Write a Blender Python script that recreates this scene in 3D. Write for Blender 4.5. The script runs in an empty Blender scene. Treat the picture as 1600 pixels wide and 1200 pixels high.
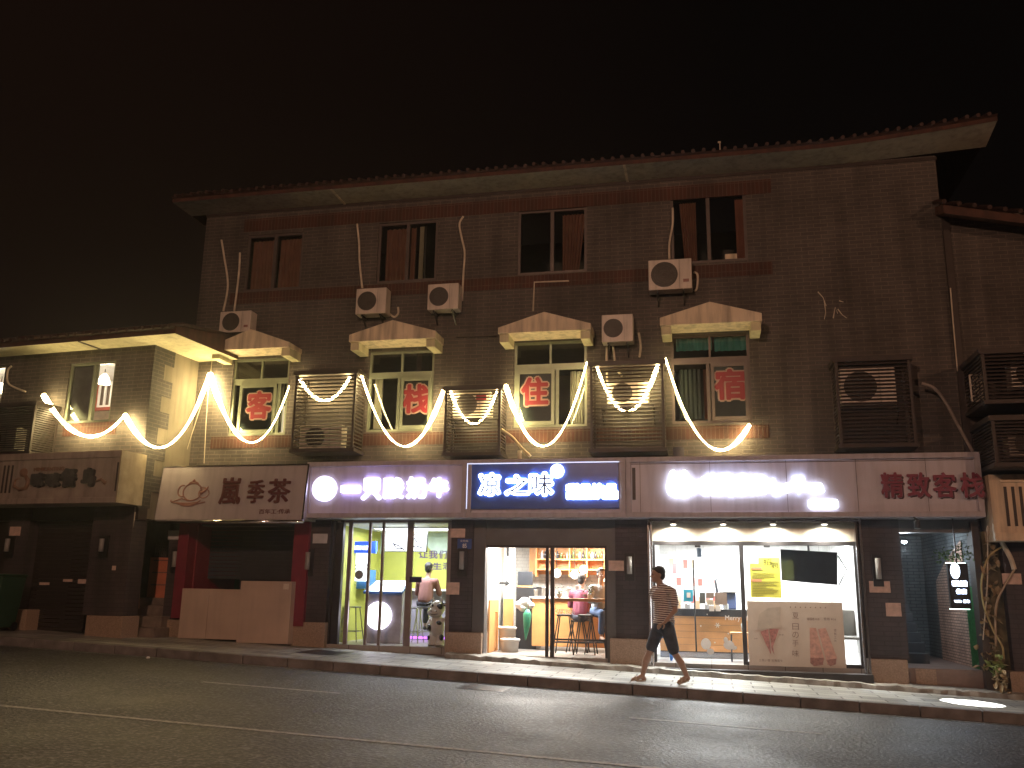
import bpy, bmesh, math, random
import numpy as np
from mathutils import Vector, Matrix
random.seed(7)
S = bpy.context.scene
C = S.collection
R = math.radians
BLOOM_HAZE = .0015
# ------------------------------------------------------------------ camera
FPX = 1394.15
YAW, PIT, ROL, CZ = R(-12.3607), R(13.1065), R(0.92872), 1.5
cy, sy, cp, sp, cr, sr = math.cos(YAW), math.sin(YAW), math.cos(PIT), math.sin(PIT), math.cos(ROL), math.sin(ROL)
FW = Vector((sy*cp, cy*cp, sp)); rt0 = Vector((cy, -sy, 0)); up0 = rt0.cross(FW)
RT = cr*rt0 + sr*up0; UP = -sr*rt0 + cr*up0
cam = bpy.data.cameras.new('camera'); co = bpy.data.objects.new('camera', cam); C.objects.link(co)
M = Matrix((( RT.x, UP.x, -FW.x, 0), (RT.y, UP.y, -FW.y, 0), (RT.z, UP.z, -FW.z, CZ), (0, 0, 0, 1)))
co.matrix_world = M
cam.sensor_width = 36; cam.lens = FPX/1600*36; cam.clip_end = 1500; cam.clip_start = .05
S.camera = co
# ------------------------------------------------------------------ world, colour
w = bpy.data.worlds.new('World'); S.world = w; w.use_nodes = True
wn = w.node_tree; bg = wn.nodes['Background']
tc = wn.nodes.new('ShaderNodeTexCoord'); sx = wn.nodes.new('ShaderNodeSeparateXYZ')
wn.links.new(tc.outputs['Generated'], sx.inputs[0])
mr = wn.nodes.new('ShaderNodeMapRange'); mr.inputs[1].default_value = .05; mr.inputs[2].default_value = -.75
wn.links.new(sx.outputs[0], mr.inputs[0])
rp = wn.nodes.new('ShaderNodeMixRGB'); rp.inputs[1].default_value = (.0014, .0010, .0009, 1); rp.inputs[2].default_value = (.0060, .0028, .0018, 1)
wn.links.new(mr.outputs[0], rp.inputs[0]); wn.links.new(rp.outputs[0], bg.inputs[0]); bg.inputs[1].default_value = 1.0
S.view_settings.view_transform = 'Standard'; S.view_settings.look = 'None'
S.view_settings.exposure = 0; S.view_settings.gamma = 1
S.cycles.use_denoising = True; S.cycles.max_bounces = 8; S.cycles.diffuse_bounces = 4; S.cycles.sample_clamp_indirect = 4
S.cycles.caustics_reflective = False; S.cycles.caustics_refractive = False

# ------------------------------------------------------------------ frames: pixel of the photograph -> point on a real plane
class Frame:
    def __init__(s, x=0, y=0, a=0):
        s.o = Vector((x, y, 0)); s.a = a
        s.u = Vector((math.cos(a), math.sin(a), 0)); s.v = Vector((-math.sin(a), math.cos(a), 0))
    def P(s, px, py, v):                       # local (u, v, z) on the plane of local depth v
        d = FW*FPX + RT*(px-800) - UP*(py-600)
        c = Vector((0, 0, CZ)) - s.o
        t = (v - c.dot(s.v)) / d.dot(s.v)
        q = c + d*t
        return Vector((q.dot(s.u), v, q.z))
    def W(s, p): return s.o + s.u*p[0] + s.v*p[1] + Vector((0, 0, p[2]))
    def rect(s, x0, y0, x1, y1, v):            # u0,u1,z0,z1 for a pixel box
        ym, xm = (y0+y1)/2, (x0+x1)/2
        return s.P(x0, ym, v).x, s.P(x1, ym, v).x, s.P(xm, y1, v).z, s.P(xm, y0, v).z
G = Frame()
_o = G.P(222, 720, 15.1)
L = Frame(_o.x, 15.1, R(-5.2))
def gz(x): return .1685 - .037*x               # pavement height
def rz_(x): return .0285 - .037*x              # road height

# ------------------------------------------------------------------ materials
MT = {}
def nodes(name):
    m = bpy.data.materials.new(name); m.use_nodes = True; MT[name] = m
    return m, m.node_tree, m.node_tree.nodes['Principled BSDF']
def mat(name, col, rough=.6, metal=0, var=.18, scale=6, bump=.15, bscale=40, spec=.5, dirt=0, coat=0):
    m, nt, b = nodes(name)
    N, K = nt.nodes, nt.links
    t = N.new('ShaderNodeTexCoord')
    n = N.new('ShaderNodeTexNoise'); n.inputs['Scale'].default_value = scale; n.inputs['Detail'].default_value = 6
    K.new(t.outputs['Object'], n.inputs['Vector'])
    r = N.new('ShaderNodeMapRange'); r.inputs[1].default_value = .3; r.inputs[2].default_value = .7; r.inputs[3].default_value = 1-var; r.inputs[4].default_value = 1+var*.6
    K.new(n.outputs[0], r.inputs[0])
    mx = N.new('ShaderNodeMixRGB'); mx.blend_type = 'MULTIPLY'; mx.inputs[0].default_value = 1; mx.inputs[1].default_value = (*col, 1)
    K.new(r.outputs[0], mx.inputs[2])
    out = mx
    if dirt:                                    # vertical streaks of grime
        mp = N.new('ShaderNodeMapping'); mp.inputs['Scale'].default_value = (7, 7, .7); K.new(t.outputs['Object'], mp.inputs[0])
        n2 = N.new('ShaderNodeTexNoise'); n2.inputs['Scale'].default_value = 1.3; n2.inputs['Detail'].default_value = 5; K.new(mp.outputs[0], n2.inputs['Vector'])
        r2 = N.new('ShaderNodeMapRange'); r2.inputs[1].default_value = .45; r2.inputs[2].default_value = .75; r2.inputs[3].default_value = 1; r2.inputs[4].default_value = 1-dirt
        K.new(n2.outputs[0], r2.inputs[0])
        m2 = N.new('ShaderNodeMixRGB'); m2.blend_type = 'MULTIPLY'; m2.inputs[0].default_value = 1
        K.new(mx.outputs[0], m2.inputs[1]); K.new(r2.outputs[0], m2.inputs[2]); out = m2
    K.new(out.outputs[0], b.inputs['Base Color'])
    b.inputs['Roughness'].default_value = rough; b.inputs['Metallic'].default_value = metal
    b.inputs['Specular IOR Level'].default_value = spec; b.inputs['Coat Weight'].default_value = coat
    if bump:
        n3 = N.new('ShaderNodeTexNoise'); n3.inputs['Scale'].default_value = bscale; n3.inputs['Detail'].default_value = 4; K.new(t.outputs['Object'], n3.inputs['Vector'])
        bu = N.new('ShaderNodeBump'); bu.inputs['Strength'].default_value = bump; bu.inputs['Distance'].default_value = .01
        K.new(n3.outputs[0], bu.inputs['Height']); K.new(bu.outputs[0], b.inputs['Normal'])
    return m
def emi(name, col, st, base=None):
    m, nt, b = nodes(name)
    b.inputs['Base Color'].default_value = (*(base or col), 1); b.inputs['Roughness'].default_value = .5
    b.inputs['Emission Color'].default_value = (*col, 1); b.inputs['Emission Strength'].default_value = st
    return m
def brick(name, c1, c2, mortar, bw, bh, ms=.008, vertical=False, off=.5, rough=.75, bump=.5, flat=False):
    m, nt, b = nodes(name); N, K = nt.nodes, nt.links
    t = N.new('ShaderNodeTexCoord'); s = N.new('ShaderNodeSeparateXYZ'); K.new(t.outputs['Object'], s.inputs[0])
    cb = N.new('ShaderNodeCombineXYZ')
    if flat:
        K.new(s.outputs[0], cb.inputs[0]); K.new(s.outputs[1], cb.inputs[1])
    else:
        a = N.new('ShaderNodeMath'); K.new(s.outputs[0], a.inputs[0]); K.new(s.outputs[1], a.inputs[1])
        K.new(a.outputs[0], cb.inputs[1 if vertical else 0]); K.new(s.outputs[2], cb.inputs[0 if vertical else 1])
    br = N.new('ShaderNodeTexBrick'); K.new(cb.outputs[0], br.inputs[0])
    br.inputs['Scale'].default_value = 1; br.inputs['Brick Width'].default_value = bw; br.inputs['Row Height'].default_value = bh
    br.inputs['Mortar Size'].default_value = ms; br.inputs['Mortar Smooth'].default_value = .3; br.offset = off
    br.inputs['Color1'].default_value = (*c1, 1); br.inputs['Color2'].default_value = (*c2, 1); br.inputs['Mortar'].default_value = (*mortar, 1)
    br.inputs['Bias'].default_value = -.2
    n = N.new('ShaderNodeTexNoise'); n.inputs['Scale'].default_value = 1.1; n.inputs['Detail'].default_value = 7; K.new(t.outputs['Object'], n.inputs[0])
    r = N.new('ShaderNodeMapRange'); r.inputs[1].default_value = .3; r.inputs[2].default_value = .7; r.inputs[3].default_value = .72; r.inputs[4].default_value = 1.2; K.new(n.outputs[0], r.inputs[0])
    mx = N.new('ShaderNodeMixRGB'); mx.blend_type = 'MULTIPLY'; mx.inputs[0].default_value = 1
    K.new(br.outputs[0], mx.inputs[1]); K.new(r.outputs[0], mx.inputs[2])
    mp = N.new('ShaderNodeMapping'); mp.inputs['Scale'].default_value = (2.6, 2.6, .28); K.new(t.outputs['Object'], mp.inputs[0])
    ns = N.new('ShaderNodeTexNoise'); ns.inputs['Scale'].default_value = 1.4; ns.inputs['Detail'].default_value = 6; K.new(mp.outputs[0], ns.inputs[0])
    rs2 = N.new('ShaderNodeMapRange'); rs2.inputs[1].default_value = .38; rs2.inputs[2].default_value = .68; rs2.inputs[3].default_value = 1.1; rs2.inputs[4].default_value = .68; K.new(ns.outputs[0], rs2.inputs[0])
    m9 = N.new('ShaderNodeMixRGB'); m9.blend_type = 'MULTIPLY'; m9.inputs[0].default_value = 0 if flat else 1; K.new(mx.outputs[0], m9.inputs[1]); K.new(rs2.outputs[0], m9.inputs[2]); K.new(m9.outputs[0], b.inputs['Base Color'])
    b.inputs['Roughness'].default_value = rough
    n3 = N.new('ShaderNodeTexNoise'); n3.inputs['Scale'].default_value = 60; K.new(t.outputs['Object'], n3.inputs[0])
    iv = N.new('ShaderNodeMath'); iv.operation = 'MULTIPLY_ADD'; iv.inputs[1].default_value = -1; K.new(br.outputs['Fac'], iv.inputs[0]); 
    sc = N.new('ShaderNodeMath'); sc.operation = 'MULTIPLY'; sc.inputs[1].default_value = .35; K.new(n3.outputs[0], sc.inputs[0]); K.new(sc.outputs[0], iv.inputs[2])
    bu = N.new('ShaderNodeBump'); bu.inputs['Strength'].default_value = bump; bu.inputs['Distance'].default_value = .008
    K.new(iv.outputs[0], bu.inputs['Height']); K.new(bu.outputs[0], b.inputs['Normal'])
    return m
def glass(name, tint=(.9, .95, .95), refl=.08):
    m = bpy.data.materials.new(name); m.use_nodes = True; nt = m.node_tree; nt.nodes.clear(); N, K = nt.nodes, nt.links
    o = N.new('ShaderNodeOutputMaterial'); t = N.new('ShaderNodeBsdfTransparent'); t.inputs[0].default_value = (*tint, 1)
    g = N.new('ShaderNodeBsdfGlossy'); g.inputs[1].default_value = .03; f = N.new('ShaderNodeFresnel'); f.inputs[0].default_value = 1.5
    a = N.new('ShaderNodeMath'); a.operation = 'ADD'; a.inputs[1].default_value = refl; K.new(f.outputs[0], a.inputs[0])
    x = N.new('ShaderNodeMixShader'); K.new(a.outputs[0], x.inputs[0]); K.new(t.outputs[0], x.inputs[1]); K.new(g.outputs[0], x.inputs[2]); K.new(x.outputs[0], o.inputs[0])
    MT[name] = m; return m
brickM = brick('grey_brick', (.084, .073, .069), (.060, .053, .052), (.140, .118, .102), .245, .076)
soldier = brick('red_soldier_brick', (.075, .022, .013), (.052, .019, .013), (.11, .075, .055), .30, .076, ms=.007, vertical=True, off=0)
brickDark = brick('dark_pilaster_brick', (.062, .050, .054), (.046, .038, .044), (.032, .027, .030), .245, .076, ms=.006)
brickBlue = brick('blue_painted_brick', (.17, .18, .185), (.13, .145, .155), (.06, .065, .07), .21, .065)
brickPink = brick('pale_reclaimed_brick', (.60, .40, .31), (.45, .29, .23), (.16, .11, .09), .17, .05, bump=.8)
paving = brick('granite_paving', (.36, .36, .34), (.17, .175, .17), (.045, .04, .035), .60, .31, ms=.014, flat=True, rough=.5, bump=.7)
stoneB = mat('tan_granite', (.34, .25, .19), .6, var=.3, scale=45, bump=.1)
cream = mat('cream_render', (.74, .64, .48), .7, dirt=.5, var=.12, scale=3)
soffitI = mat('grey_beige_soffit', (.42, .38, .31), .8, dirt=.35, scale=2)
creamR = mat('cream_render_stained', (.74, .60, .44), .7, dirt=.4, var=.15, scale=2)
soffitM = mat('pale_soffit_paint', (.66, .62, .42), .8, dirt=.25, scale=2)
panelM = mat('blush_sign_panel', (.55, .53, .62), .45, dirt=.2, var=.08, scale=2, bump=.03)
panelW = mat('white_sign_panel', (.42, .38, .41), .35, dirt=.18, var=.06, scale=2, bump=.02)
trimM = mat('blush_trim', (.42, .39, .44), .5, dirt=.25, var=.1)
louvM = mat('brown_louvre_paint', (.040, .030, .028), .5, var=.25, bump=.05)
darkMet = mat('dark_bronze_metal', (.045, .042, .045), .4, .3, var=.2, bump=.03)
greyMet = mat('grey_cladding', (.10, .10, .105), .5, .2, var=.2, scale=3, bump=.05)
steel = mat('brushed_steel', (.62, .62, .64), .25, 1, var=.1, bump=.05)
chrome = mat('chrome_strip', (.85, .85, .88), .12, 1, var=.05, bump=.25, bscale=9)
black = mat('black_plastic', (.012, .012, .014), .4, var=.1, bump=.03)
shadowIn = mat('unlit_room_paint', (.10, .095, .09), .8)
tileM = mat('clay_roof_tile', (.045, .020, .016), .7, var=.45, scale=9, bump=.5, bscale=14)
fasciaM = mat('red_brown_fascia', (.075, .030, .02), .7, var=.4, scale=5, dirt=.4, bump=.4, bscale=14)
acM = mat('ac_white_enamel', (.66, .60, .54), .4, var=.08, dirt=.25, bump=.02)
grilleM = mat('dark_fan_grille', (.06, .055, .05), .5, bump=.05)
hoseM = mat('off_white_hose', (.62, .55, .45), .6, var=.2)
frameG = mat('pale_green_aluminium', (.22, .25, .19), .4, .2, var=.1, bump=.02)
frameD = mat('grey_bronze_aluminium', (.12, .10, .095), .45, .3, var=.15, bump=.02)
curtM = mat('dusty_rose_curtain', (.34, .17, .125), .9, var=.15, scale=4)
curtW = mat('white_curtain', (.8, .75, .62), .9, var=.1)
winG = glass('window_glass', (.75, .8, .78), .04)
shopG = glass('shop_glass', (.96, .98, .97), .0)
greenG = mat('green_tinted_backing', (.05, .072, .075), .35, var=.2, scale=2)
redTxt = mat('red_film_letter', (.24, .018, .03), .5, var=.05, bump=0)
redEdge = mat('pink_film_outline', (.36, .26, .22), .5, var=.05, bump=0)
maroon = mat('maroon_letter', (.22, .035, .07), .45, var=.1, bump=0)
maroonD = mat('dark_letter_side', (.06, .02, .03), .5, bump=0)
ropeE = emi('warm_led_rope', (1, .75, .33), 54)
ledW = emi('white_led_face', (.80, .74, 1), 2.0)
ledX = emi('bright_white_led_face', (.86, .90, 1), 5.5)
ledB = emi('cool_led_face', (.70, .82, 1), 8)
ledPale = emi('bright_menu_face', (.88, .95, 1), 2.2)
asphaltM, nt, b = nodes('asphalt')
N, K = nt.nodes, nt.links
t = N.new('ShaderNodeTexCoord'); n1 = N.new('ShaderNodeTexNoise'); n1.inputs['Scale'].default_value = 26; n1.inputs['Detail'].default_value = 5; K.new(t.outputs['Object'], n1.inputs[0])
n2 = N.new('ShaderNodeTexNoise'); n2.inputs['Scale'].default_value = .6; n2.inputs['Detail'].default_value = 8; K.new(t.outputs['Object'], n2.inputs[0])
ra = N.new('ShaderNodeValToRGB'); ra.color_ramp.elements[0].position = .46; ra.color_ramp.elements[0].color = (.015, .016, .019, 1); ra.color_ramp.elements[1].position = .72; ra.color_ramp.elements[1].color = (.15, .15, .165, 1); K.new(n1.outputs[0], ra.inputs[0])
rr = N.new('ShaderNodeMapRange'); rr.inputs[1].default_value = .3; rr.inputs[2].default_value = .7; rr.inputs[3].default_value = .65; rr.inputs[4].default_value = 1.25; K.new(n2.outputs[0], rr.inputs[0])
mx = N.new('ShaderNodeMixRGB'); mx.blend_type = 'MULTIPLY'; mx.inputs[0].default_value = 1; K.new(ra.outputs[0], mx.inputs[1]); K.new(rr.outputs[0], mx.inputs[2]); vo = N.new('ShaderNodeTexVoronoi'); vo.feature = 'DISTANCE_TO_EDGE'; vo.inputs['Scale'].default_value = .55
nd = N.new('ShaderNodeTexNoise'); nd.inputs['Scale'].default_value = 2.5; nd.inputs['Detail'].default_value = 6; K.new(t.outputs['Object'], nd.inputs[0])
va = N.new('ShaderNodeMixRGB'); va.blend_type = 'ADD'; va.inputs[0].default_value = .55; K.new(t.outputs['Object'], va.inputs[1]); K.new(nd.outputs['Color'], va.inputs[2]); K.new(va.outputs[0], vo.inputs['Vector'])
vr = N.new('ShaderNodeMapRange'); vr.inputs[1].default_value = 0; vr.inputs[2].default_value = .012; vr.inputs[3].default_value = .35; vr.inputs[4].default_value = 1; K.new(vo.outputs[0], vr.inputs[0])
n5 = N.new('ShaderNodeTexNoise'); n5.inputs['Scale'].default_value = 9; n5.inputs['Detail'].default_value = 3; K.new(t.outputs['Object'], n5.inputs[0])
r5 = N.new('ShaderNodeMapRange'); r5.inputs[1].default_value = .35; r5.inputs[2].default_value = .65; r5.inputs[3].default_value = .75; r5.inputs[4].default_value = 1.25; K.new(n5.outputs[0], r5.inputs[0])
mv = N.new('ShaderNodeMath'); mv.operation = 'MULTIPLY'; K.new(vr.outputs[0], mv.inputs[0]); K.new(r5.outputs[0], mv.inputs[1])
mz = N.new('ShaderNodeMixRGB'); mz.blend_type = 'MULTIPLY'; mz.inputs[0].default_value = 1; K.new(mx.outputs[0], mz.inputs[1]); K.new(mv.outputs[0], mz.inputs[2])
K.new(mz.outputs[0], b.inputs['Base Color'])
r3 = N.new('ShaderNodeMapRange'); r3.inputs[1].default_value = .3; r3.inputs[2].default_value = .7; r3.inputs[3].default_value = .46; r3.inputs[4].default_value = .68; K.new(n2.outputs[0], r3.inputs[0]); K.new(r3.outputs[0], b.inputs['Roughness'])
bu = N.new('ShaderNodeBump'); bu.inputs['Strength'].default_value = .8; bu.inputs['Distance'].default_value = .02; K.new(n1.outputs[0], bu.inputs['Height']); K.new(bu.outputs[0], b.inputs['Normal'])
paintM = mat('worn_road_paint', (.30, .30, .30), .6, var=.6, scale=25, bump=.2)

# ------------------------------------------------------------------ mesh builder
class MB:
    def __init__(s): s.v = []; s.f = []; s.M = None
    def add(s, vs, fs):
        k = len(s.v)
        s.v += [tuple(s.M @ Vector(p)) if s.M else tuple(p) for p in vs]; s.f += [tuple(i+k for i in f) for f in fs]; return s
    def box(s, x0, x1, y0, y1, z0, z1):
        x0, x1 = min(x0, x1), max(x0, x1); y0, y1 = min(y0, y1), max(y0, y1); z0, z1 = min(z0, z1), max(z0, z1)
        return s.add([(x0, y0, z0), (x1, y0, z0), (x1, y1, z0), (x0, y1, z0), (x0, y0, z1), (x1, y0, z1), (x1, y1, z1), (x0, y1, z1)],
              [(0, 3, 2, 1), (4, 5, 6, 7), (0, 1, 5, 4), (1, 2, 6, 5), (2, 3, 7, 6), (3, 0, 4, 7)])
    def bar(s, a, b, w, h=None, up=(0, 0, 1)):
        a, b = Vector(a), Vector(b); h = h or w; d = (b-a).normalized(); q = Vector(up)
        if abs(d.dot(q)) > .95: q = Vector((0, 1, 0))
        r = d.cross(q).normalized()*w/2; q = r.cross(d).normalized()*h/2
        vs = [p+i*r+j*q for p in (a, b) for i, j in ((-1, -1), (1, -1), (1, 1), (-1, 1))]
        return s.add(vs, [(3, 2, 1, 0), (4, 5, 6, 7), (0, 1, 5, 4), (1, 2, 6, 5), (2, 3, 7, 6), (3, 0, 4, 7)])
    def prism(s, poly, y0, y1):                 # poly of (x,z)
        n = len(poly); vs = [(x, y0, z) for x, z in poly]+[(x, y1, z) for x, z in poly]
        return s.add(vs, [tuple(range(n)), tuple(range(2*n-1, n-1, -1))]+[(i, i+n, (i+1) % n+n, (i+1) % n) for i in range(n)])
    def prismz(s, poly, z0, z1):
        n = len(poly); vs = [(x, y, z0) for x, y in poly]+[(x, y, z1) for x, y in poly]
        return s.add(vs, [tuple(range(n-1, -1, -1)), tuple(range(n, 2*n))]+[(i, (i+1) % n, (i+1) % n+n, i+n) for i in range(n)])
    def tube(s, pts, r, n=8, cap=True, sq=1):
        pts = [Vector(p) for p in pts]; m = len(pts); rs = r if isinstance(r, (list, tuple)) else [r]*m
        vs = []; pu = None
        for i, p in enumerate(pts):
            d = (pts[min(i+1, m-1)]-pts[max(i-1, 0)]).normalized()
            if pu is None: pu = Vector((0, 0, 1)) if abs(d.z) < .9 else Vector((0, 1, 0))
            a = d.cross(pu).normalized(); pu = a.cross(d).normalized()
            vs += [p + rs[i]*(math.cos(2*math.pi*k/n)*a + sq*math.sin(2*math.pi*k/n)*pu) for k in range(n)]
        fs = [(i*n+k, i*n+(k+1) % n, (i+1)*n+(k+1) % n, (i+1)*n+k) for i in range(m-1) for k in range(n)]
        if cap: fs += [tuple(range(n-1, -1, -1)), tuple(range((m-1)*n, m*n))]
        return s.add(vs, fs)
    def lathe(s, c, prof, n=20, axis='z'):
        vs = []
        for r, h in prof:
            for k in range(n):
                a = 2*math.pi*k/n; u, v = max(r, 1e-4)*math.cos(a), max(r, 1e-4)*math.sin(a)
                p = (u, v, h) if axis == 'z' else ((u, h, v) if axis == 'y' else (h, u, v))
                vs.append(Vector(c)+Vector(p))
        m = len(prof)
        return s.add(vs, [(i*n+k, i*n+(k+1) % n, (i+1)*n+(k+1) % n, (i+1)*n+k) for i in range(m-1) for k in range(n)]+[tuple(range(n-1, -1, -1)), tuple(range((m-1)*n, m*n))])
    def ball(s, c, r, n=14, m=10):
        r = (r, r, r) if not isinstance(r, (list, tuple)) else r
        vs = []
        for i in range(m+1):
            t = math.pi*i/m
            for k in range(n):
                a = 2*math.pi*k/n; q = max(math.sin(t), 1e-3)
                vs.append((c[0]+r[0]*q*math.cos(a), c[1]+r[1]*q*math.sin(a), c[2]-r[2]*math.cos(t)))
        return s.add(vs, [(i*n+k, i*n+(k+1) % n, (i+1)*n+(k+1) % n, (i+1)*n+k) for i in range(m) for k in range(n)])
    def limb(s, a, b, ra, rb):
        a, b = Vector(a), Vector(b)
        s.tube([a, a.lerp(b, .33), a.lerp(b, .66), b], [ra, ra*.67+rb*.33, ra*.33+rb*.67, rb], 12)
        s.ball(a, ra, 12, 8); s.ball(b, rb, 12, 8); return s
    def quad(s, *p): return s.add(p, [tuple(range(len(p)))])
    def build(s, name, m, parent=None, bevel=0, smooth=False, mods=None, normals=True):
        me = bpy.data.meshes.new(name); o = bpy.data.objects.new(name, me); C.objects.link(o)
        off = Vector((0, 0, 0))
        if parent is not None:
            off = PO[parent.name]; o.parent = parent
        PO[o.name] = off
        me.from_pydata([tuple(Vector(p)-off) for p in s.v], [], s.f); me.materials.append(m)
        if normals:
            bm = bmesh.new(); bm.from_mesh(me); bmesh.ops.recalc_face_normals(bm, faces=bm.faces); bm.to_mesh(me); bm.free()
        if smooth:
            for p in me.polygons: p.use_smooth = True
        if bevel:
            b = o.modifiers.new('b', 'BEVEL'); b.width = bevel; b.segments = 2; b.limit_method = 'ANGLE'
        if mods: mods(o)
        return o
PO = {}
def props(o, label=None, cat=None, group=None, kind=None):
    if label: o['label'] = label
    if cat: o['category'] = cat
    if group: o['group'] = group
    if kind: o['kind'] = kind
    return o
def thing(name, label, cat, at, fr=G, group=None):
    o = bpy.data.objects.new(name, None); C.objects.link(o); o.empty_display_size = .2
    o.location = fr.W(at); o.rotation_euler = (0, 0, fr.a); PO[o.name] = Vector(at)
    return props(o, label, cat, group)
def solo(mb, name, m, label, cat, at, fr=G, group=None, **k):   # a thing that is one mesh
    h = MB(); h.v = [tuple(Vector(p)-Vector(at)) for p in mb.v]; h.f = mb.f
    o = h.build(name, m, None, **k); o.location = fr.W(at); o.rotation_euler = (0, 0, fr.a)
    PO[o.name] = Vector(at)
    return props(o, label, cat, group)
def struct(mb, name, m, **k): return props(mb.build(name, m, None, **k), kind='structure')
_tc = {}
def text_mb(body, x0, x1, z0, z1, y, depth=.01, offset=0, shear=0, vertical=False):
    """lettering as real extruded strokes fitted to a box on a wall facing the street"""
    cu = bpy.data.curves.new('t', 'FONT'); cu.body = body; cu.offset = min(offset, 0); cu.resolution_u = 2; cu.shear = shear
    if vertical: pass
    fat = max(0, offset)*(z1-z0)*1.15; x0 += fat; x1 -= fat; z0 += fat; z1 -= fat
    o = bpy.data.objects.new('t', cu); C.objects.link(o); bpy.context.view_layer.update()
    me = bpy.data.meshes.new_from_object(o.evaluated_get(bpy.context.evaluated_depsgraph_get()))
    V_ = [v.co.copy() for v in me.vertices]; F_ = [tuple(p.vertices) for p in me.polygons]
    bpy.data.objects.remove(o); bpy.data.curves.remove(cu)
    mb = MB()
    if not V_: return mb
    a0, a1 = min(v.x for v in V_), max(v.x for v in V_); b0, b1 = min(v.y for v in V_), max(v.y for v in V_)
    P2 = [(x0+(v.x-a0)/(a1-a0)*(x1-x0), z0+(v.y-b0)/(b1-b0)*(z1-z0)) for v in V_]
    n = len(P2); ed = {}
    for f in F_:
        for i in range(len(f)):
            a, b = f[i], f[(i+1) % len(f)]; ed[(min(a, b), max(a, b))] = ed.get((min(a, b), max(a, b)), []) + [(a, b)]
    fs = [f for f in F_]
    vs = [(x, y-depth, z) for x, z in P2]
    if depth > .004:
        vs += [(x, y, z) for x, z in P2]
        fs += [(b, a, a+n, b+n) for l in ed.values() if len(l) == 1 for a, b in l]
    if fat <= 0: mb.add(vs, fs)
    else:                                        # strokes thickened by overlapped layers, each a hair deeper than the last
        nd = 10 if offset > .03 else 6
        for k in range(nd):
            dx, dz = fat*math.cos(2*math.pi*k/nd), fat*math.sin(2*math.pi*k/nd)
            mb.add([(p[0]+dx, p[1]+.00035*k, p[2]+dz) for p in vs], fs)
        mb.add([(p[0], p[1]-.0004, p[2]) for p in vs], fs)
    bpy.data.meshes.remove(me)
    return mb
def text(body, m, name, parent, x0, x1, z0, z1, y, **k):
    return text_mb(body, x0, x1, z0, z1, y, **k).build(name, m, parent, normals=False)
def ptext(body, m, name, parent, px0, py0, px1, py1, y, fr=G, **k):
    a = fr.rect(px0, py0, px1, py1, y); return text(body, m, name, parent, *a, y, **k)
def area(name, loc, size, power, col=(1, 1, 1), rot=(0, 0, 0), parent=None):
    l = bpy.data.lights.new(name, 'AREA'); l.shape = 'RECTANGLE'; l.size, l.size_y = size; l.energy = power; l.color = col
    o = bpy.data.objects.new(name, l); C.objects.link(o); o.rotation_euler = rot
    if parent: o.parent = parent; o.location = Vector(loc)-PO[parent.name]
    else: o.location = loc
    return o

# ------------------------------------------------------------------ street lamps (outside the frame, over the road)
def street_lamp(x, y0, y1, z, power, col, label):
    b = rz_(x)
    t = thing('street_lamp', label, 'street lamp', (x, y0, b), group='street lamps over the road')
    MB().lathe((x, y0, b), [(.16, 0), (.16, .3), (.09, .35), (.07, 3), (.05, z-b)], 14).build('post', darkMet, t, smooth=True)
    MB().tube([(x, y0, z-.2), (x, (y0+y1)/2, z+.15), (x, y1, z+.12)], .035, 8).build('arm', darkMet, t)
    MB().box(x-.14, x+.14, y1-.3, y1+.3, z+.06, z+.18).build('lamp_head', darkMet, t, bevel=.03)
    l = bpy.data.lights.new('street_light', 'POINT'); l.energy = power; l.color = col; l.shadow_soft_size = .16
    o = bpy.data.objects.new('street_light', l); C.objects.link(o); o.parent = t; o.location = Vector((x, y1, z-.14))-PO[t.name]
    return t
street_lamp(-3.55, -4.5, -1.2, 8.8, 2900, (1, .56, .36), 'grey street lamp post whose long arm leans over the near lane uphill')
street_lamp(15, -4.5, -1.2, 8.8, 2100, (1, .52, .30), 'grey street lamp post at the downhill end of the road')

# ------------------------------------------------------------------ ground
def slab(x0, x1, y0, y1, zf, n=1, dz=0):
    mb = MB()
    for i in range(n):
        a, b_ = x0+(x1-x0)*i/n, x0+(x1-x0)*(i+1)/n
        mb.quad((a, y0, zf(a)+dz), (b_, y0, zf(b_)+dz), (b_, y1, zf(b_)+dz), (a, y1, zf(a)+dz))
    return mb
struct(slab(-300, 300, -200, 600, rz_, dz=-.02), 'ground', mat('bare_ground', (.08, .075, .07), .9))
struct(slab(-70, 60, -3, 13.76, rz_), 'road', asphaltM)
struct(slab(-70, 60, 13.9, 16.6, gz), 'pavement', paving)
mb = MB()
x = -30.0
while x < 20:
    l = .78; z0, z1 = rz_(x)-.1, gz(x)
    a, b_ = x+.006, x+l-.006; e = random.uniform(-.006, .006)
    mb.add([(a, 13.75+e, rz_(a)-.1), (b_, 13.75+e, rz_(b_)-.1), (b_, 13.9, rz_(b_)-.1), (a, 13.9, rz_(a)-.1), (a, 13.75+e, gz(a)+.002), (b_, 13.75+e, gz(b_)+.002), (b_, 13.9, gz(b_)+.002), (a, 13.9, gz(a)+.002)],
           [(0, 3, 2, 1), (4, 5, 6, 7), (0, 1, 5, 4), (1, 2, 6, 5), (2, 3, 7, 6), (3, 0, 4, 7)])
    x += l
struct(mb, 'kerb', mat('kerb_stone', (.17, .16, .16), .75, var=.4, scale=5, bump=.4), bevel=.012)
lines = MB()
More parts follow.
